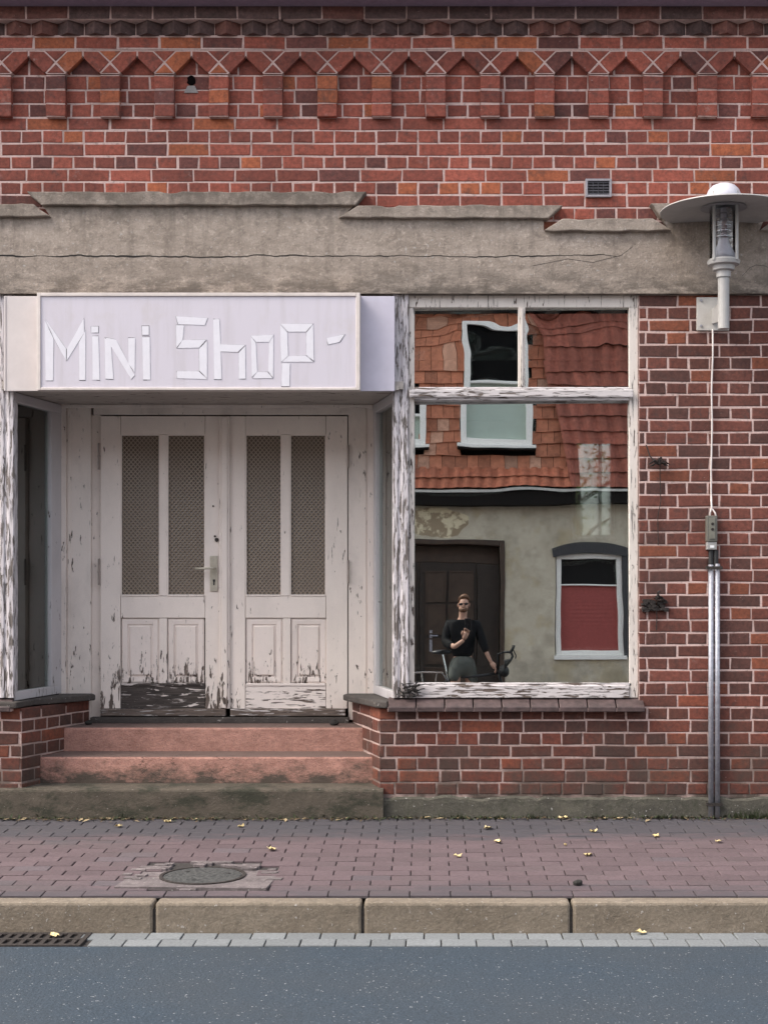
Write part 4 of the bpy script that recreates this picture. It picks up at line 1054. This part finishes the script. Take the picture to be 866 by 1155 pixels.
b.box(-13, 6, -7, -.3, -.1, .0); b.box(-13, 6, -7, -6.8, 0, TOPW); b.box(-13, -12.8, -6.8, -.3, 0, TOPW); b.box(5.8, 6, -6.8, -.3, 0, TOPW)
hw_ = b.build('wall', mpl, house)
# flaked patch of cream and brown undercoat by the door
b = MB(); pts = []
for k in range(40):
    a = 2*math.pi*k/40; rx, rz_ = .46, .22
    q = 1+.3*mnoise.noise(Vector((math.cos(a)*2, math.sin(a)*2, 3)))+.15*mnoise.noise(Vector((math.cos(a)*9, math.sin(a)*9, 7)))
    pts.append((hx(492)+rx*q*math.cos(a), hzv(589)+rz_*q*math.sin(a)))
b.prism(pts, .004, -.01)
pm = M('cream_undercoat', rough=.9); pn_ = pm.noise(4, detail=6, rough=.7); pm.out(pm.mix(pm.mr(pn_, .46, .52), (.74, .64, .44), (.34, .26, .17)))
b.build('flaked_patch', pm.m, hw_)
dk = m_simple('dark_brown_wood', (.028, .021, .016), .45, var=.35, sc_=8); dk2 = m_simple('brown_frame', (.055, .034, .022), .5, var=.3, sc_=8)
b = MB(); b.box(dx0, dx0+.07, -.25, .02, -.1, dzt); b.box(dx1-.07, dx1, -.25, .02, -.1, dzt); b.box(dx0+.07, dx1-.07, -.25, .02, dzt-.07, dzt)
b.box(dx0+.07, dx1-.07, -.25, -.20, hzv(634), dzt-.07)
b.build('door_frame', dk2, house, bevel=.01)
dmid = hx(490)-.0
for x0, x1 in ((dx0+.08, dmid-.23), (dmid-.22, dx1-.42)):
    b = MB(); b.box(x0, x1, -.24, -.19, -.08, hzv(634)); d = b.build('door', dk, house)
    b = MB(); xm = (x0+x1)/2
    for z0, z1 in ((hzv(820), hzv(757)), (hzv(750), hzv(722)), (hzv(715), hzv(682)), (hzv(676), hzv(645))):
        for a, c in ((x0+.1, xm-.04), (xm+.04, x1-.06)):
            b.box(a, c, -.19, -.178, z0, z1); b.box(a-.02, a, -.19, -.165, z0-.02, z1+.02); b.box(c, c+.02, -.19, -.165, z0-.02, z1+.02); b.box(a, c, -.19, -.165, z1, z1+.02); b.box(a, c, -.19, -.165, z0-.02, z0)
    b.build('panel', dk2, d)
b = MB(); b.box(dx1-.41, dx1-.08, -.24, -.17, -.08, hzv(634)); b.build('side_panel', dk, house)
b = MB(); xh = hx(486); b.box(xh-.02, xh+.02, -.188, -.17, hzv(735), hzv(712)); b.tube([(xh, -.17, hzv(718)), (xh, -.12, hzv(718)), (xh+.1, -.12, hzv(718))], .01, 8); b.build('handle', MAT['metal'], house)
b = MB(); b.box(dx0, dx1, -.1, .18, -.11, .02); b.build('doorstep', MAT['plinth'], house)
# window with red blind
fw = m_simple('white_window_paint', (.86, .84, .79), .4, var=.04)
b = MB(); t = .075; x0, x1, z0, z1 = hx(627), hx(703), hzv(741), hzv(623)
b.box(x0, x0+t, -.16, -.03, z0, z1); b.box(x1-t, x1, -.16, -.03, z0, z1); b.box(x0+t, x1-t, -.16, -.03, z1-t*.9, z1); b.box(x0+t, x1-t, -.16, -.03, z0, z0+t); b.box(x0+t, x1-t, -.15, -.05, hzv(660), hzv(658))
b.box(x0-.03, x1+.03, -.16, .04, z0-.06, z0-.001)
wn = b.build('window', fw, house, bevel=.006)
b = MB(); b.box(x0+t, x1-t, -.12, -.11, hzv(658), z1-t*.9); b.build('pane', m_simple('dark_pane', (.012, .012, .012), .4, var=.1, bump=0, spec=.15), wn)
b = MB(); n = 38
for k in range(n):
    za = z0+t+(hzv(660)-z0-t)*k/n; zb = z0+t+(hzv(660)-z0-t)*(k+1)/n; b.box(x0+t, x1-t, -.11, -.105+(.004 if k % 2 else 0), za, zb)
b.build('red_blind', m_simple('red_blind', (.33, .07, .06), .6, var=.12), wn)
b = MB(); n = 14; pts = []
for k in range(n+1): a = -1+2*k/n; pts.append((hx(667)+a*.58, wz1-.02+.10*(1-a*a)+.03))
for k in range(n, -1, -1): a = -1+2*k/n; pts.append((hx(667)+a*.56, wz1-.07+.05*(1-a*a)-.04))
b.prism(pts, -.0, .03); b.box(hx(703), hx(711), -.12, .012, hzv(743), wz1-.02)
b.build('arched_lintel', m_simple('dark_lintel', (.05, .048, .05), .8), wn)
# eaves: gutter shadow put into a black board's colour, with a thin bright edge
b = MB(); b.box(-13, 6, -.0, .22, hzv(570), hzv(555)); b.build('eaves_board', MAT['roofdark'], house)
b = MB(); b.box(-13, 6, .0, .26, hzv(555)+.001, hzv(552)); b.build('eaves_trim', m_simple('pale_trim', (.55, .54, .5), .5), house)
# tile-hung mansard face
def m_rooftile():
    m = M('roof_tile_red', rough=.8)
    n1 = m.noise(14, detail=5, rough=.7); n2 = m.noise(1.5, detail=6)
    c = m.mix(1, m.attr(), m.val(m.mr(n1, .3, .7, .75, 1.3)), 'MULTIPLY')
    c = m.mix(m.mr(n2, .55, .75, 0, .5), c, (.10, .06, .05))
    return m.out(c, None, m.bump(n1, .4, .01))
mt = m_rooftile()
b = MB(); ZT0, ZT1 = hzv(528), 6.12
rowh = .185; tw = .178; z = ZT0; r = 0
ly = lambda z: .10-(z-3.4)*.10
holes = [(hx(519), hx(600), hzv(503), hzv(367)), (hx(404), hx(481), hzv(503), hzv(436))]
while z < ZT1:
    x = -13+(tw/2 if r % 2 else 0)
    while x < 6:
        xa, xb, za, zb = x+.003, x+tw-.003, z, min(z+rowh+.02, ZT1+.02)
        x += tw
        xr = hx(640)-(z-ZT0)*.02
        if xa > xr: continue
        if any(xa < h[1]-.01 and xb > h[0]+.01 and za < h[3]-.03 and zb > h[2]+.05 for h in holes):
            if any(h[0]+.05 < (xa+xb)/2 < h[1]-.05 and za < h[3]-.03 and zb > h[2]+.05 for h in holes): continue
        g = rnd.uniform(.75, 1.25); c = (.42*g, .155*g, .085*g) if rnd.random() > .16 else (.50*g, .27*g, .18*g)
        t1 = rnd.uniform(-.004, .004)
        yb_, yt_ = ly(za)+.035+t1, ly(zb)+.006
        b.add([(xa, yb_, za+t1), (xb, yb_, za-t1), (xb, yt_, zb), (xa, yt_, zb), (xa, yb_-.02, za), (xb, yb_-.02, za)], [(3, 2, 1, 0), (0, 1, 5, 4)], 0, c)
    z += rowh; r += 1
b.build('tile_hanging', mt, house)
# wavy pantiles at the eaves and over the right-hand part
b = MB()
def pantiles(x0, x1, zb, zt, yb, yt, rows, tw, col, skew=0):
    for r in range(rows):
        f0, f1 = r/rows, (r+1)/rows
        x = x0
        while x < x1:
            g = rnd.uniform(.8, 1.2); n = 5; vs = []
            for q in range(n+1):
                s_ = q/n; xx = x+tw*s_; w_ = .028*math.sin(s_*2*math.pi)
                vs.append((xx+skew*f0, yb+(yt-yb)*f0+.035+w_, zb+(zt-zb)*f0)); vs.append((xx+skew*f1, yb+(yt-yb)*f1+.002+w_, zb+(zt-zb)*f1))
            b.add(vs, [(2*q+1, 2*q+3, 2*q+2, 2*q) for q in range(n)], 0, tuple(c*g for c in col))
            x += tw
pantiles(-13, hx(648), hzv(550), hzv(526), .24, .10, 2, .16, (.40, .13, .07))
pantiles(hx(642), 6, hzv(550), 6.14, .24, -.10, 13, .21, (.28, .085, .055), skew=-.5)
b.build('pantiles', mt, house)
b = MB(); b.add([(-13, ly(ZT0)-.03, ZT0-.2), (hx(648), ly(ZT0)-.03, ZT0-.2), (hx(648), ly(ZT1)-.03, ZT1), (-13, ly(ZT1)-.03, ZT1)], [(3, 2, 1, 0)])
b.add([(hx(648), .12, hzv(552)), (6, .12, hzv(552)), (6, -.2, 6.14), (hx(620), -.2, 6.14)], [(3, 2, 1, 0)])
b.v = [(x, y-.01, z) for x, y, z in b.v]
b.box(-13, 6, -1.2, -.24, TOPW, 6.1)
b.build('roof_structure', MAT['roofdark'], house)
b = MB(); b.box(-13, 6, -.25, .09, 6.02, 6.16); b.build('dark_strip_board', MAT['roofdark'], house)  # board added to give the dark strip above the tiles
b = MB(); b.add([(-13, .0, 6.161), (6, .0, 6.161), (6, -3.5, 7.6), (-13, -3.5, 7.6), (6, -7, 6.1), (-13, -7, 6.1)], [(0, 1, 2, 3), (3, 2, 4, 5)], 0, (.2, .08, .05)); b.build('upper_roof', mt, house)
b = MB(); b.box(-13, 6, -7, -6.9, TOPW, 6.1); b.box(-13, -12.9, -6.9, -.3, TOPW, 6.1); b.box(5.9, 6, -6.9, -.3, TOPW, 6.1); b.build('upper_wall', mpl, house)
for h in holes:
    x0, x1, z0, z1 = h[0]+.02, h[1]-.02, h[2]+.02, h[3]-.02; y_ = .13
    b = MB(); t = .09
    b.box(x0, x0+t, -.3, y_, z0, z1); b.box(x1-t, x1, -.3, y_, z0, z1); b.box(x0+t, x1-t, -.3, y_, z1-t, z1); b.box(x0+t, x1-t, -.3, y_, z0, z0+t)
    b.box(x0-.06, x1+.06, -.1, y_+.06, z0-.05, z0-.001); sp_ = min(.78, (z1-z0)*.5); b.box(x0+t, x1-t, -.05, y_-.02, z1-sp_, z1-sp_+.04)
    wn = b.build('window', fw, house, bevel=.006)
    b = MB(); b.box(x0+t, x1-t, -.2, .03, z1-sp_+.04, z1-t); b.build('dark_pane', m_simple('dark_open_pane', (.006, .006, .006), .6, bump=0, spec=.05) if 'dark_open_pane' not in bpy.data.materials else bpy.data.materials['dark_open_pane'], wn)
    b = MB(); b.box(x0+t, x1-t, -.2, .03, z0+t, z1-sp_); b.build('curtain', m_simple('green_white_curtain', (.42, .50, .43), .5, var=.05, sc_=3, bump=.05) if 'green_white_curtain' not in bpy.data.materials else bpy.data.materials['green_white_curtain'], wn)
    b = MB(); b.box(x0-.06, x1+.06, -.1, y_+.065, z0-.075, z0-.052); b.build('sill_flashing', MAT['roofdark'], wn)

# ================================================================ TREE IN THE REAR GARDEN (seen through the back window)
tr = root('garden_tree', (1.95, 10.6, -.3), 'leafy green tree in the rear garden seen through the shop back window', 'tree')
bark = m_simple('bark', (.09, .07, .05), .9, var=.4, sc_=20, bump=.8)
b = MB(); b.tube([(1.95, 10.6, -.3), (1.9, 10.6, 1.0), (2.0, 10.55, 2.2), (1.95, 10.6, 3.6)], .1, 10, rs=[.14, .10, .08, .04])
for k in range(9):
    a = k*2.4; z = 1.0+k*.3; b.tube([(1.95, 10.6, z), (1.95+.6*math.cos(a), 10.6+.6*math.sin(a), z+.35), (1.95+1.2*math.cos(a), 10.6+1.2*math.sin(a), z+.55)], .03, 6, rs=[.035, .022, .01])
b.build('trunk', bark, tr)
lf = M('leaf_green', rough=.6); lf.out(lf.mix(1, lf.attr(), (1, 1, 1), 'MULTIPLY'))
lf.b.inputs['Transmission Weight'].default_value = 0
# leaves let light through
tb = lf.n('ShaderNodeBsdfTranslucent'); lf.put(tb.inputs['Color'], lf.attr()); mxx = lf.n('ShaderNodeMixShader'); mxx.inputs[0].default_value = .45
lf.t.links.new(lf.b.outputs[0], mxx.inputs[1]); lf.t.links.new(tb.outputs[0], mxx.inputs[2]); lf.t.links.new(mxx.outputs[0], lf.t.nodes['Material Output'].inputs['Surface'])
b = MB()
for k in range(5200):
    c_ = Vector((rnd.gauss(0, 1), rnd.gauss(0, 1), rnd.gauss(0, 1))); c_.normalize(); c_ *= rnd.random()**.45
    p = Vector((1.95+c_.x*1.5, 10.6+c_.y*1.4, 2.6+c_.z*1.9))
    if mnoise.noise(p*2.1) < .20: continue
    s_ = rnd.uniform(.03, .06); a = Vector((rnd.uniform(-1, 1), rnd.uniform(-1, 1), rnd.uniform(-1, 1))).normalized(); q = a.orthogonal().normalized()
    g = rnd.uniform(.5, 1.5)
    b.add([p-a*s_, p+q*s_*.5, p+a*s_, p-q*s_*.5], [(0, 1, 2, 3)], 0, (.09*g, .15*g, .035*g))
b.build('crown', lf.m, tr)

# ================================================================ PHOTOGRAPHER AND BICYCLE (seen mirrored)
def skin(name, pts, edges, mat, parent, sub=2, rootv=0):
    me = bpy.data.meshes.new(name); me.from_pydata([p[:3] for p in pts], edges, [])
    o = bpy.data.objects.new(name, me); C.objects.link(o); me.materials.append(mat)
    o.parent = parent
    sk = o.modifiers.new('Skin', 'SKIN'); sk.use_smooth_shade = True
    lay = me.skin_vertices[0].data
    for i, p in enumerate(pts):
        r_ = p[3]; lay[i].radius = (r_, p[4] if len(p) > 4 else r_); lay[i].use_root = (i == rootv)
    ss = o.modifiers.new('Subdivision', 'SUBSURF'); ss.levels = sub; ss.render_levels = sub
    return o
GZ = -.10
PXc, PYc = -.075, -9.16
person = root('person', (PXc, PYc, GZ), 'person in dark jacket and sunglasses holding a phone, mirrored in the shop window', 'person')
def rel(pts): return [(p[0]-.0, p[1]-.0, p[2]-.0)+tuple(p[3:]) for p in pts]
# person-local coordinates: x right of picture, y towards the shop, z up from his feet
skm = m_simple('skin', (.50, .29, .21), .5, var=.06, bump=.05); jk = m_simple('dark_jacket', (.010, .010, .011), .85, var=.6, sc_=9, bump=1.0, spec=.2)
sh = m_simple('grey_shorts', (.11, .115, .10), .8, var=.2, sc_=14); hr = m_simple('reddish_brown_hair', (.13, .06, .03), .6, var=.4, sc_=60, bump=.8)
body = [(0, 0, 1.02, .12, .08), (0, 0, 1.22, .11, .08), (0, .01, 1.42, .17, .11), (.0, .02, 1.55, .06, .055), (.01, .035, 1.61, .055), (.015, .05, 1.68, .068, .085), (.015, .04, 1.77, .078, .09), (.015, .03, 1.83, .055, .06),
        (-.19, .0, 1.48, .055), (-.25, .08, 1.26, .045), (-.10, .28, 1.20, .036), (.03, .335, 1.29, .026),          # left arm up to the phone
        (.19, .0, 1.48, .055), (.28, .04, 1.26, .045), (.36, .08, 1.07, .034), (.42, .09, .98, .025),              # right arm to the bars
        (-.10, .02, .93, .09), (-.12, .07, .52, .06), (-.13, .03, .30, .055), (-.13, .02, .08, .036), (-.13, .16, .04, .034),
        (.10, -.04, .93, .09), (.13, -.05, .52, .06), (.14, -.10, .30, .055), (.14, -.13, .08, .036), (.14, .0, .04, .034)]
E = [(0, 1), (1, 2), (2, 3), (3, 4), (4, 5), (5, 6), (6, 7), (2, 8), (8, 9), (9, 10), (10, 11), (2, 12), (12, 13), (13, 14), (14, 15), (0, 16), (16, 17), (17, 18), (18, 19), (19, 20), (0, 21), (21, 22), (22, 23), (23, 24), (24, 25)]
skin('body', body, E, skm, person)
jb = [(0, 0, 1.03, .17, .14), (0, 0, 1.20, .17, .135), (0, .01, 1.42, .20, .145), (.0, .02, 1.54, .085, .08),
      (-.20, .0, 1.47, .085), (-.255, .08, 1.26, .07), (-.13, .25, 1.205, .055), (.20, .0, 1.47, .085), (.285, .04, 1.26, .07), (.345, .075, 1.11, .052)]
skin('jacket', jb, [(0, 1), (1, 2), (2, 3), (2, 4), (4, 5), (5, 6), (2, 7), (7, 8), (8, 9)], jk, person)
sb_ = [(0, 0, 1.12, .165, .13), (0, 0, .98, .17, .14), (-.125, .06, .86, .088), (-.14, .09, .76, .086), (.125, -.03, .86, .088), (.15, -.04, .74, .084)]
skin('shorts', sb_, [(0, 1), (1, 2), (2, 3), (1, 4), (4, 5)], sh, person)
b = MB(); ORG[person.name] = Vector((0, 0, 0))
b.sphere((.015, .025, 1.805), .098, 16, 10, sc_=(.86, 1.0, .92)); b.v = [(x, y if z > 1.80 or y < .07 else y-.05, z) for x, y, z in b.v]
b.v = [(x, min(y, .112 - max(0, 1.86-z)*1.2), z+.004*mnoise.noise(Vector((x*60, y*60, z*40)))) for x, y, z in b.v]
b.build('hair', hr, person, smooth=True)
b = MB()
for sx_ in (-1, 1): b.prism([(.015+sx_*.036+.026*math.cos(a*.628), 1.745+.018*math.sin(a*.628)) for a in range(10)], .135, .142); b.tube([(.015+sx_*.06, .135, 1.75), (.015+sx_*.078, .03, 1.75)], .0035, 5)
b.tube([(-.01, .14, 1.752), (.04, .14, 1.752)], .004, 5); b.build('sunglasses', MAT['black'], person)
b = MB(); b.sphere((.015, .142, 1.718), .013, 10, 6, sc_=(.9, 1.3, 1.6)); b.tube([(-.008, .130, 1.685), (.015, .137, 1.683), (.038, .130, 1.685)], .0045, 6)
for sx_ in (-1, 1): b.sphere((.015+sx_*.079, .035, 1.735), .025, 10, 6, sc_=(.35, .7, 1.2))
b.build('face_features', skm, person, smooth=True)
b = MB(); b.sphere((.015, .070, 1.672), .066, 14, 8, sc_=(.95, 1.05, .62)); b.build('beard', hr, person, smooth=True)
person.scale = (.86, .95, 1)
# hands with fingers: left on the phone, right on the bar
def hand(cx, cy, cz, fdir, udir, curl, nm='hand'):
    f = Vector(fdir).normalized(); u = Vector(udir); u = (u-f*u.dot(f)).normalized(); s_ = f.cross(u); c0 = Vector((cx, cy, cz)); b_ = MB()
    b_.tube([c0-f*.05, c0-f*.02, c0+f*.02, c0+f*.045], .03, 10, rs=[.024, .034, .038, .030])
    for k, (off, ln) in enumerate(((-.030, .070), (-.010, .080), (.010, .075), (.029, .058))):
        p = c0+f*.038+u*off; q1 = p+f*ln*.4+s_*curl*.012; q2 = p+f*ln*.62+s_*curl*.034; q3 = p+f*ln*.55+s_*curl*.056
        b_.tube([p-f*.02, p, q1, q2, q3], .009, 8, rs=[.010, .010, .0095, .009, .007])
    p = c0-f*.01+u*-.034; b_.tube([p, p+f*.02-u*.018+s_*curl*.012, p+f*.048-u*.014+s_*curl*.03], .011, 8, rs=[.013, .012, .009])
    return b_.build(nm, skm, person, smooth=True)
hand(.045, .345, 1.345, (.35, .1, .9), (1, 0, -.3), 1)
hand(.44, .085, .965, (.75, .1, -.6), (0, 1, 0), -1)
b = MB()
for sx_, sy in ((-.13, .10), (.14, -.05)):
    b.sphere((sx_, sy, .045), .05, 14, 8, sc_=(.95, 2.5, .9)); b.box(sx_-.045, sx_+.045, sy-.125, sy+.125, .0, .02)
b.v = [(x, y, max(z, .0)) for x, y, z in b.v]; b.build('shoe', MAT['black'], person, smooth=False)
b = MB(); b.box(-.037, .037, -8.786, -8.778, HC-.125, HC+.025); b.build('mobile_phone', m_simple('black_phone', (.01, .01, .012), .2, bump=0), loc=(0, -8.782, HC-.05), bevel=.004, label='black mobile phone held up in front of the chest of the mirrored person', cat='phone')
# bicycle: side-on, front wheel to the right
bike = root('bicycle', (.03, -9.12, GZ), 'black drop-bar bicycle with a bar bag, straddled by the mirrored person', 'bicycle'); ORG[bike.name] = Vector((0, 0, 0))
fb = m_simple('black_frame', (.03, .03, .032), .3, bump=0); chrome = m_simple('bright_metal', (.65, .65, .65), .2, .9, var=.03, bump=0)
BY = .0
def circ(cx, cz, r_, n=32): return [(cx+r_*math.cos(2*math.pi*k/n), BY, cz+r_*math.sin(2*math.pi*k/n)) for k in range(n)]
RX, FX, WR = -.53, .50, .34
for cx in (RX, FX):
    b = MB(); b.tube(circ(cx, WR+.0, WR-.012), .014, 8, closed=True); wh = b.build('wheel', MAT['black'], bike, smooth=True)
    b = MB(); b.tube(circ(cx, WR, WR-.032), .008, 6, closed=True); b.build('rim', chrome, wh)
    b = MB()
    for k in range(16): a = 2*math.pi*k/16; b.tube([(cx+.02*math.cos(a+.7), BY+.02*(-1)**k, WR+.02*math.sin(a+.7)), (cx+(WR-.035)*math.cos(a), BY, WR+(WR-.035)*math.sin(a))], .0014, 4)
    b.tube([(cx, BY-.05, WR), (cx, BY+.05, WR)], .02, 10); b.build('spokes', chrome, wh)
bbx, bbz = -.10, .29; stx, stz = -.30, .84; htx, htz, hbx, hbz = .34, .90, .39, .74
b = MB(); T = lambda a, c, r_: b.tube([(a[0], BY, a[1]), (c[0], BY, c[1])], r_, 8)
T((bbx, bbz), (stx, stz), .016); T((stx+.01, stz-.04), (htx, htz-.03), .015); T((bbx, bbz), (hbx, hbz), .019); T((htx, htz), (hbx, hbz), .02)
for dy in (-.06, .06):
    b.tube([(RX, dy, WR), (bbx, dy*.5, bbz)], .009, 6); b.tube([(RX, dy, WR), (stx, dy*.3, stz-.05)], .008, 6); b.tube([(hbx, dy*.6, hbz), (FX, dy*.8, WR)], .012, 6)
b.build('frame', fb, bike, smooth=True)
b = MB(); b.tube([(stx, BY, stz), (stx-.05, BY, 1.12)], .013, 8); b.build('seatpost', chrome, bike)
b = MB(); b.sphere((stx-.06, BY, 1.14), .12, 14, 8, sc_=(1.15, .6, .28)); b.v = [(x, y*(1 if x < stx-.03 else .45), z) for x, y, z in b.v]; b.build('saddle', fb, bike, smooth=True)
b = MB(); b.tube([(htx, BY, htz), (htx-.01, BY, 1.02), (htx+.09, BY, 1.05)], .014, 8)
for dy in (-1, 1):
    b.tube([(htx+.09, 0, 1.05), (htx+.09, dy*.19, 1.05), (htx+.14, dy*.2, 1.05), (htx+.19, dy*.2, 1.04), (htx+.205, dy*.2, .99), (htx+.18, dy*.2, .945), (htx+.09, dy*.2, .93)], .017, 8)
    b.tube([(htx+.18, dy*.2, 1.05), (htx+.215, dy*.2, 1.11), (htx+.22, dy*.2, 1.14)], .019, 8); b.tube([(htx+.215, dy*.2, 1.08), (htx+.25, dy*.2, 1.0), (htx+.24, dy*.2, .96)], .006, 6)
b.v = [(x, y, z+(.08 if z > .92 else 0)) for x, y, z in b.v]
b.build('handlebar', MAT['black'], bike, smooth=True)
b = MB(); b.sphere((htx+.08, 0, .90), .085, 16, 10, sc_=(.9, 1.7, .8)); b.build('bar_bag', m_simple('black_bag', (.02, .02, .02), .7, var=.3), bike, smooth=True)
b = MB(); b.tube([(bbx, -.07, bbz), (bbx, .07, bbz)], .018, 10)
b.tube([(bbx, .055, bbz), (bbx+.12, .06, bbz-.12), (bbx+.12, .13, bbz-.12)], .009, 6); b.tube([(bbx, -.055, bbz), (bbx-.12, -.06, bbz+.12), (bbx-.12, -.13, bbz+.12)], .009, 6)
b.tube([(bbx+.09*math.cos(a*.39), .045, bbz+.09*math.sin(a*.39)) for a in range(16)], .006, 6, closed=True); b.build('crankset', chrome, bike)
b = MB()
for dy in (-.06, .06): b.tube([(RX-.22, dy, .86), (RX+.17, dy, .86), (stx-.0, dy*.3, .78)], .009, 6); b.tube([(RX-.1, dy, .86), (RX, dy, WR)], .005, 6); b.tube([(RX+.1, dy, .86), (RX, dy, WR)], .005, 6)
for k in range(4): b.tube([(RX-.2+k*.11, -.06, .862), (RX-.2+k*.11, .06, .862)], .005, 6)
b.build('rear_rack', chrome, bike)

# ================================================================ SKY, SUN, CAMERA
SE, SAZ = 50.0, 250.0        # veiled sun high in front of the shop, from the left
w = bpy.data.worlds.new('World'); sc.world = w; w.use_nodes = True; nt = w.node_tree
bg = nt.nodes['Background']; sky = nt.nodes.new('ShaderNodeTexSky'); sky.sky_type = 'NISHITA'; sky.sun_disc = False
sky.sun_elevation = R(SE); sky.sun_rotation = R(SAZ); sky.dust_density = 3.0; sky.air_density = 1.0; sky.ozone_density = .6
hs = nt.nodes.new('ShaderNodeHueSaturation'); hs.inputs['Saturation'].default_value = .42
nt.links.new(sky.outputs[0], hs.inputs['Color']); nt.links.new(hs.outputs[0], bg.inputs[0]); bg.inputs[1].default_value = .15
sl = bpy.data.lights.new('sun', 'SUN'); sl.energy = 1.0; sl.angle = R(30); sl.color = (1, .90, .76)
so = bpy.data.objects.new('sun', sl); C.objects.link(so)
d = Vector((math.sin(R(SAZ))*math.cos(R(SE)), math.cos(R(SAZ))*math.cos(R(SE)), math.sin(R(SE))))
so.rotation_euler = d.to_track_quat('Z', 'Y').to_euler(); so.location = (-8, -14, 16)

cam = bpy.data.cameras.new('camera'); co = bpy.data.objects.new('camera', cam); C.objects.link(co); sc.camera = co
co.location = (0, -D, HC); co.rotation_euler = (R(90), 0, 0)
cam.sensor_fit = 'VERTICAL'; cam.sensor_height = 36; cam.lens = 36*F/1155
cam.shift_x = -(PX-433)/1155; cam.shift_y = (H-577.5)/1155
cam.clip_start = .02; cam.clip_end = 300
sc.render.engine = 'CYCLES'; sc.cycles.max_bounces = 10; sc.cycles.transparent_max_bounces = 12; sc.cycles.use_denoising = True
sc.view_settings.view_transform = 'Standard'; sc.view_settings.look = 'None'; sc.view_settings.gamma = 1
sc.view_settings.exposure = 1.5
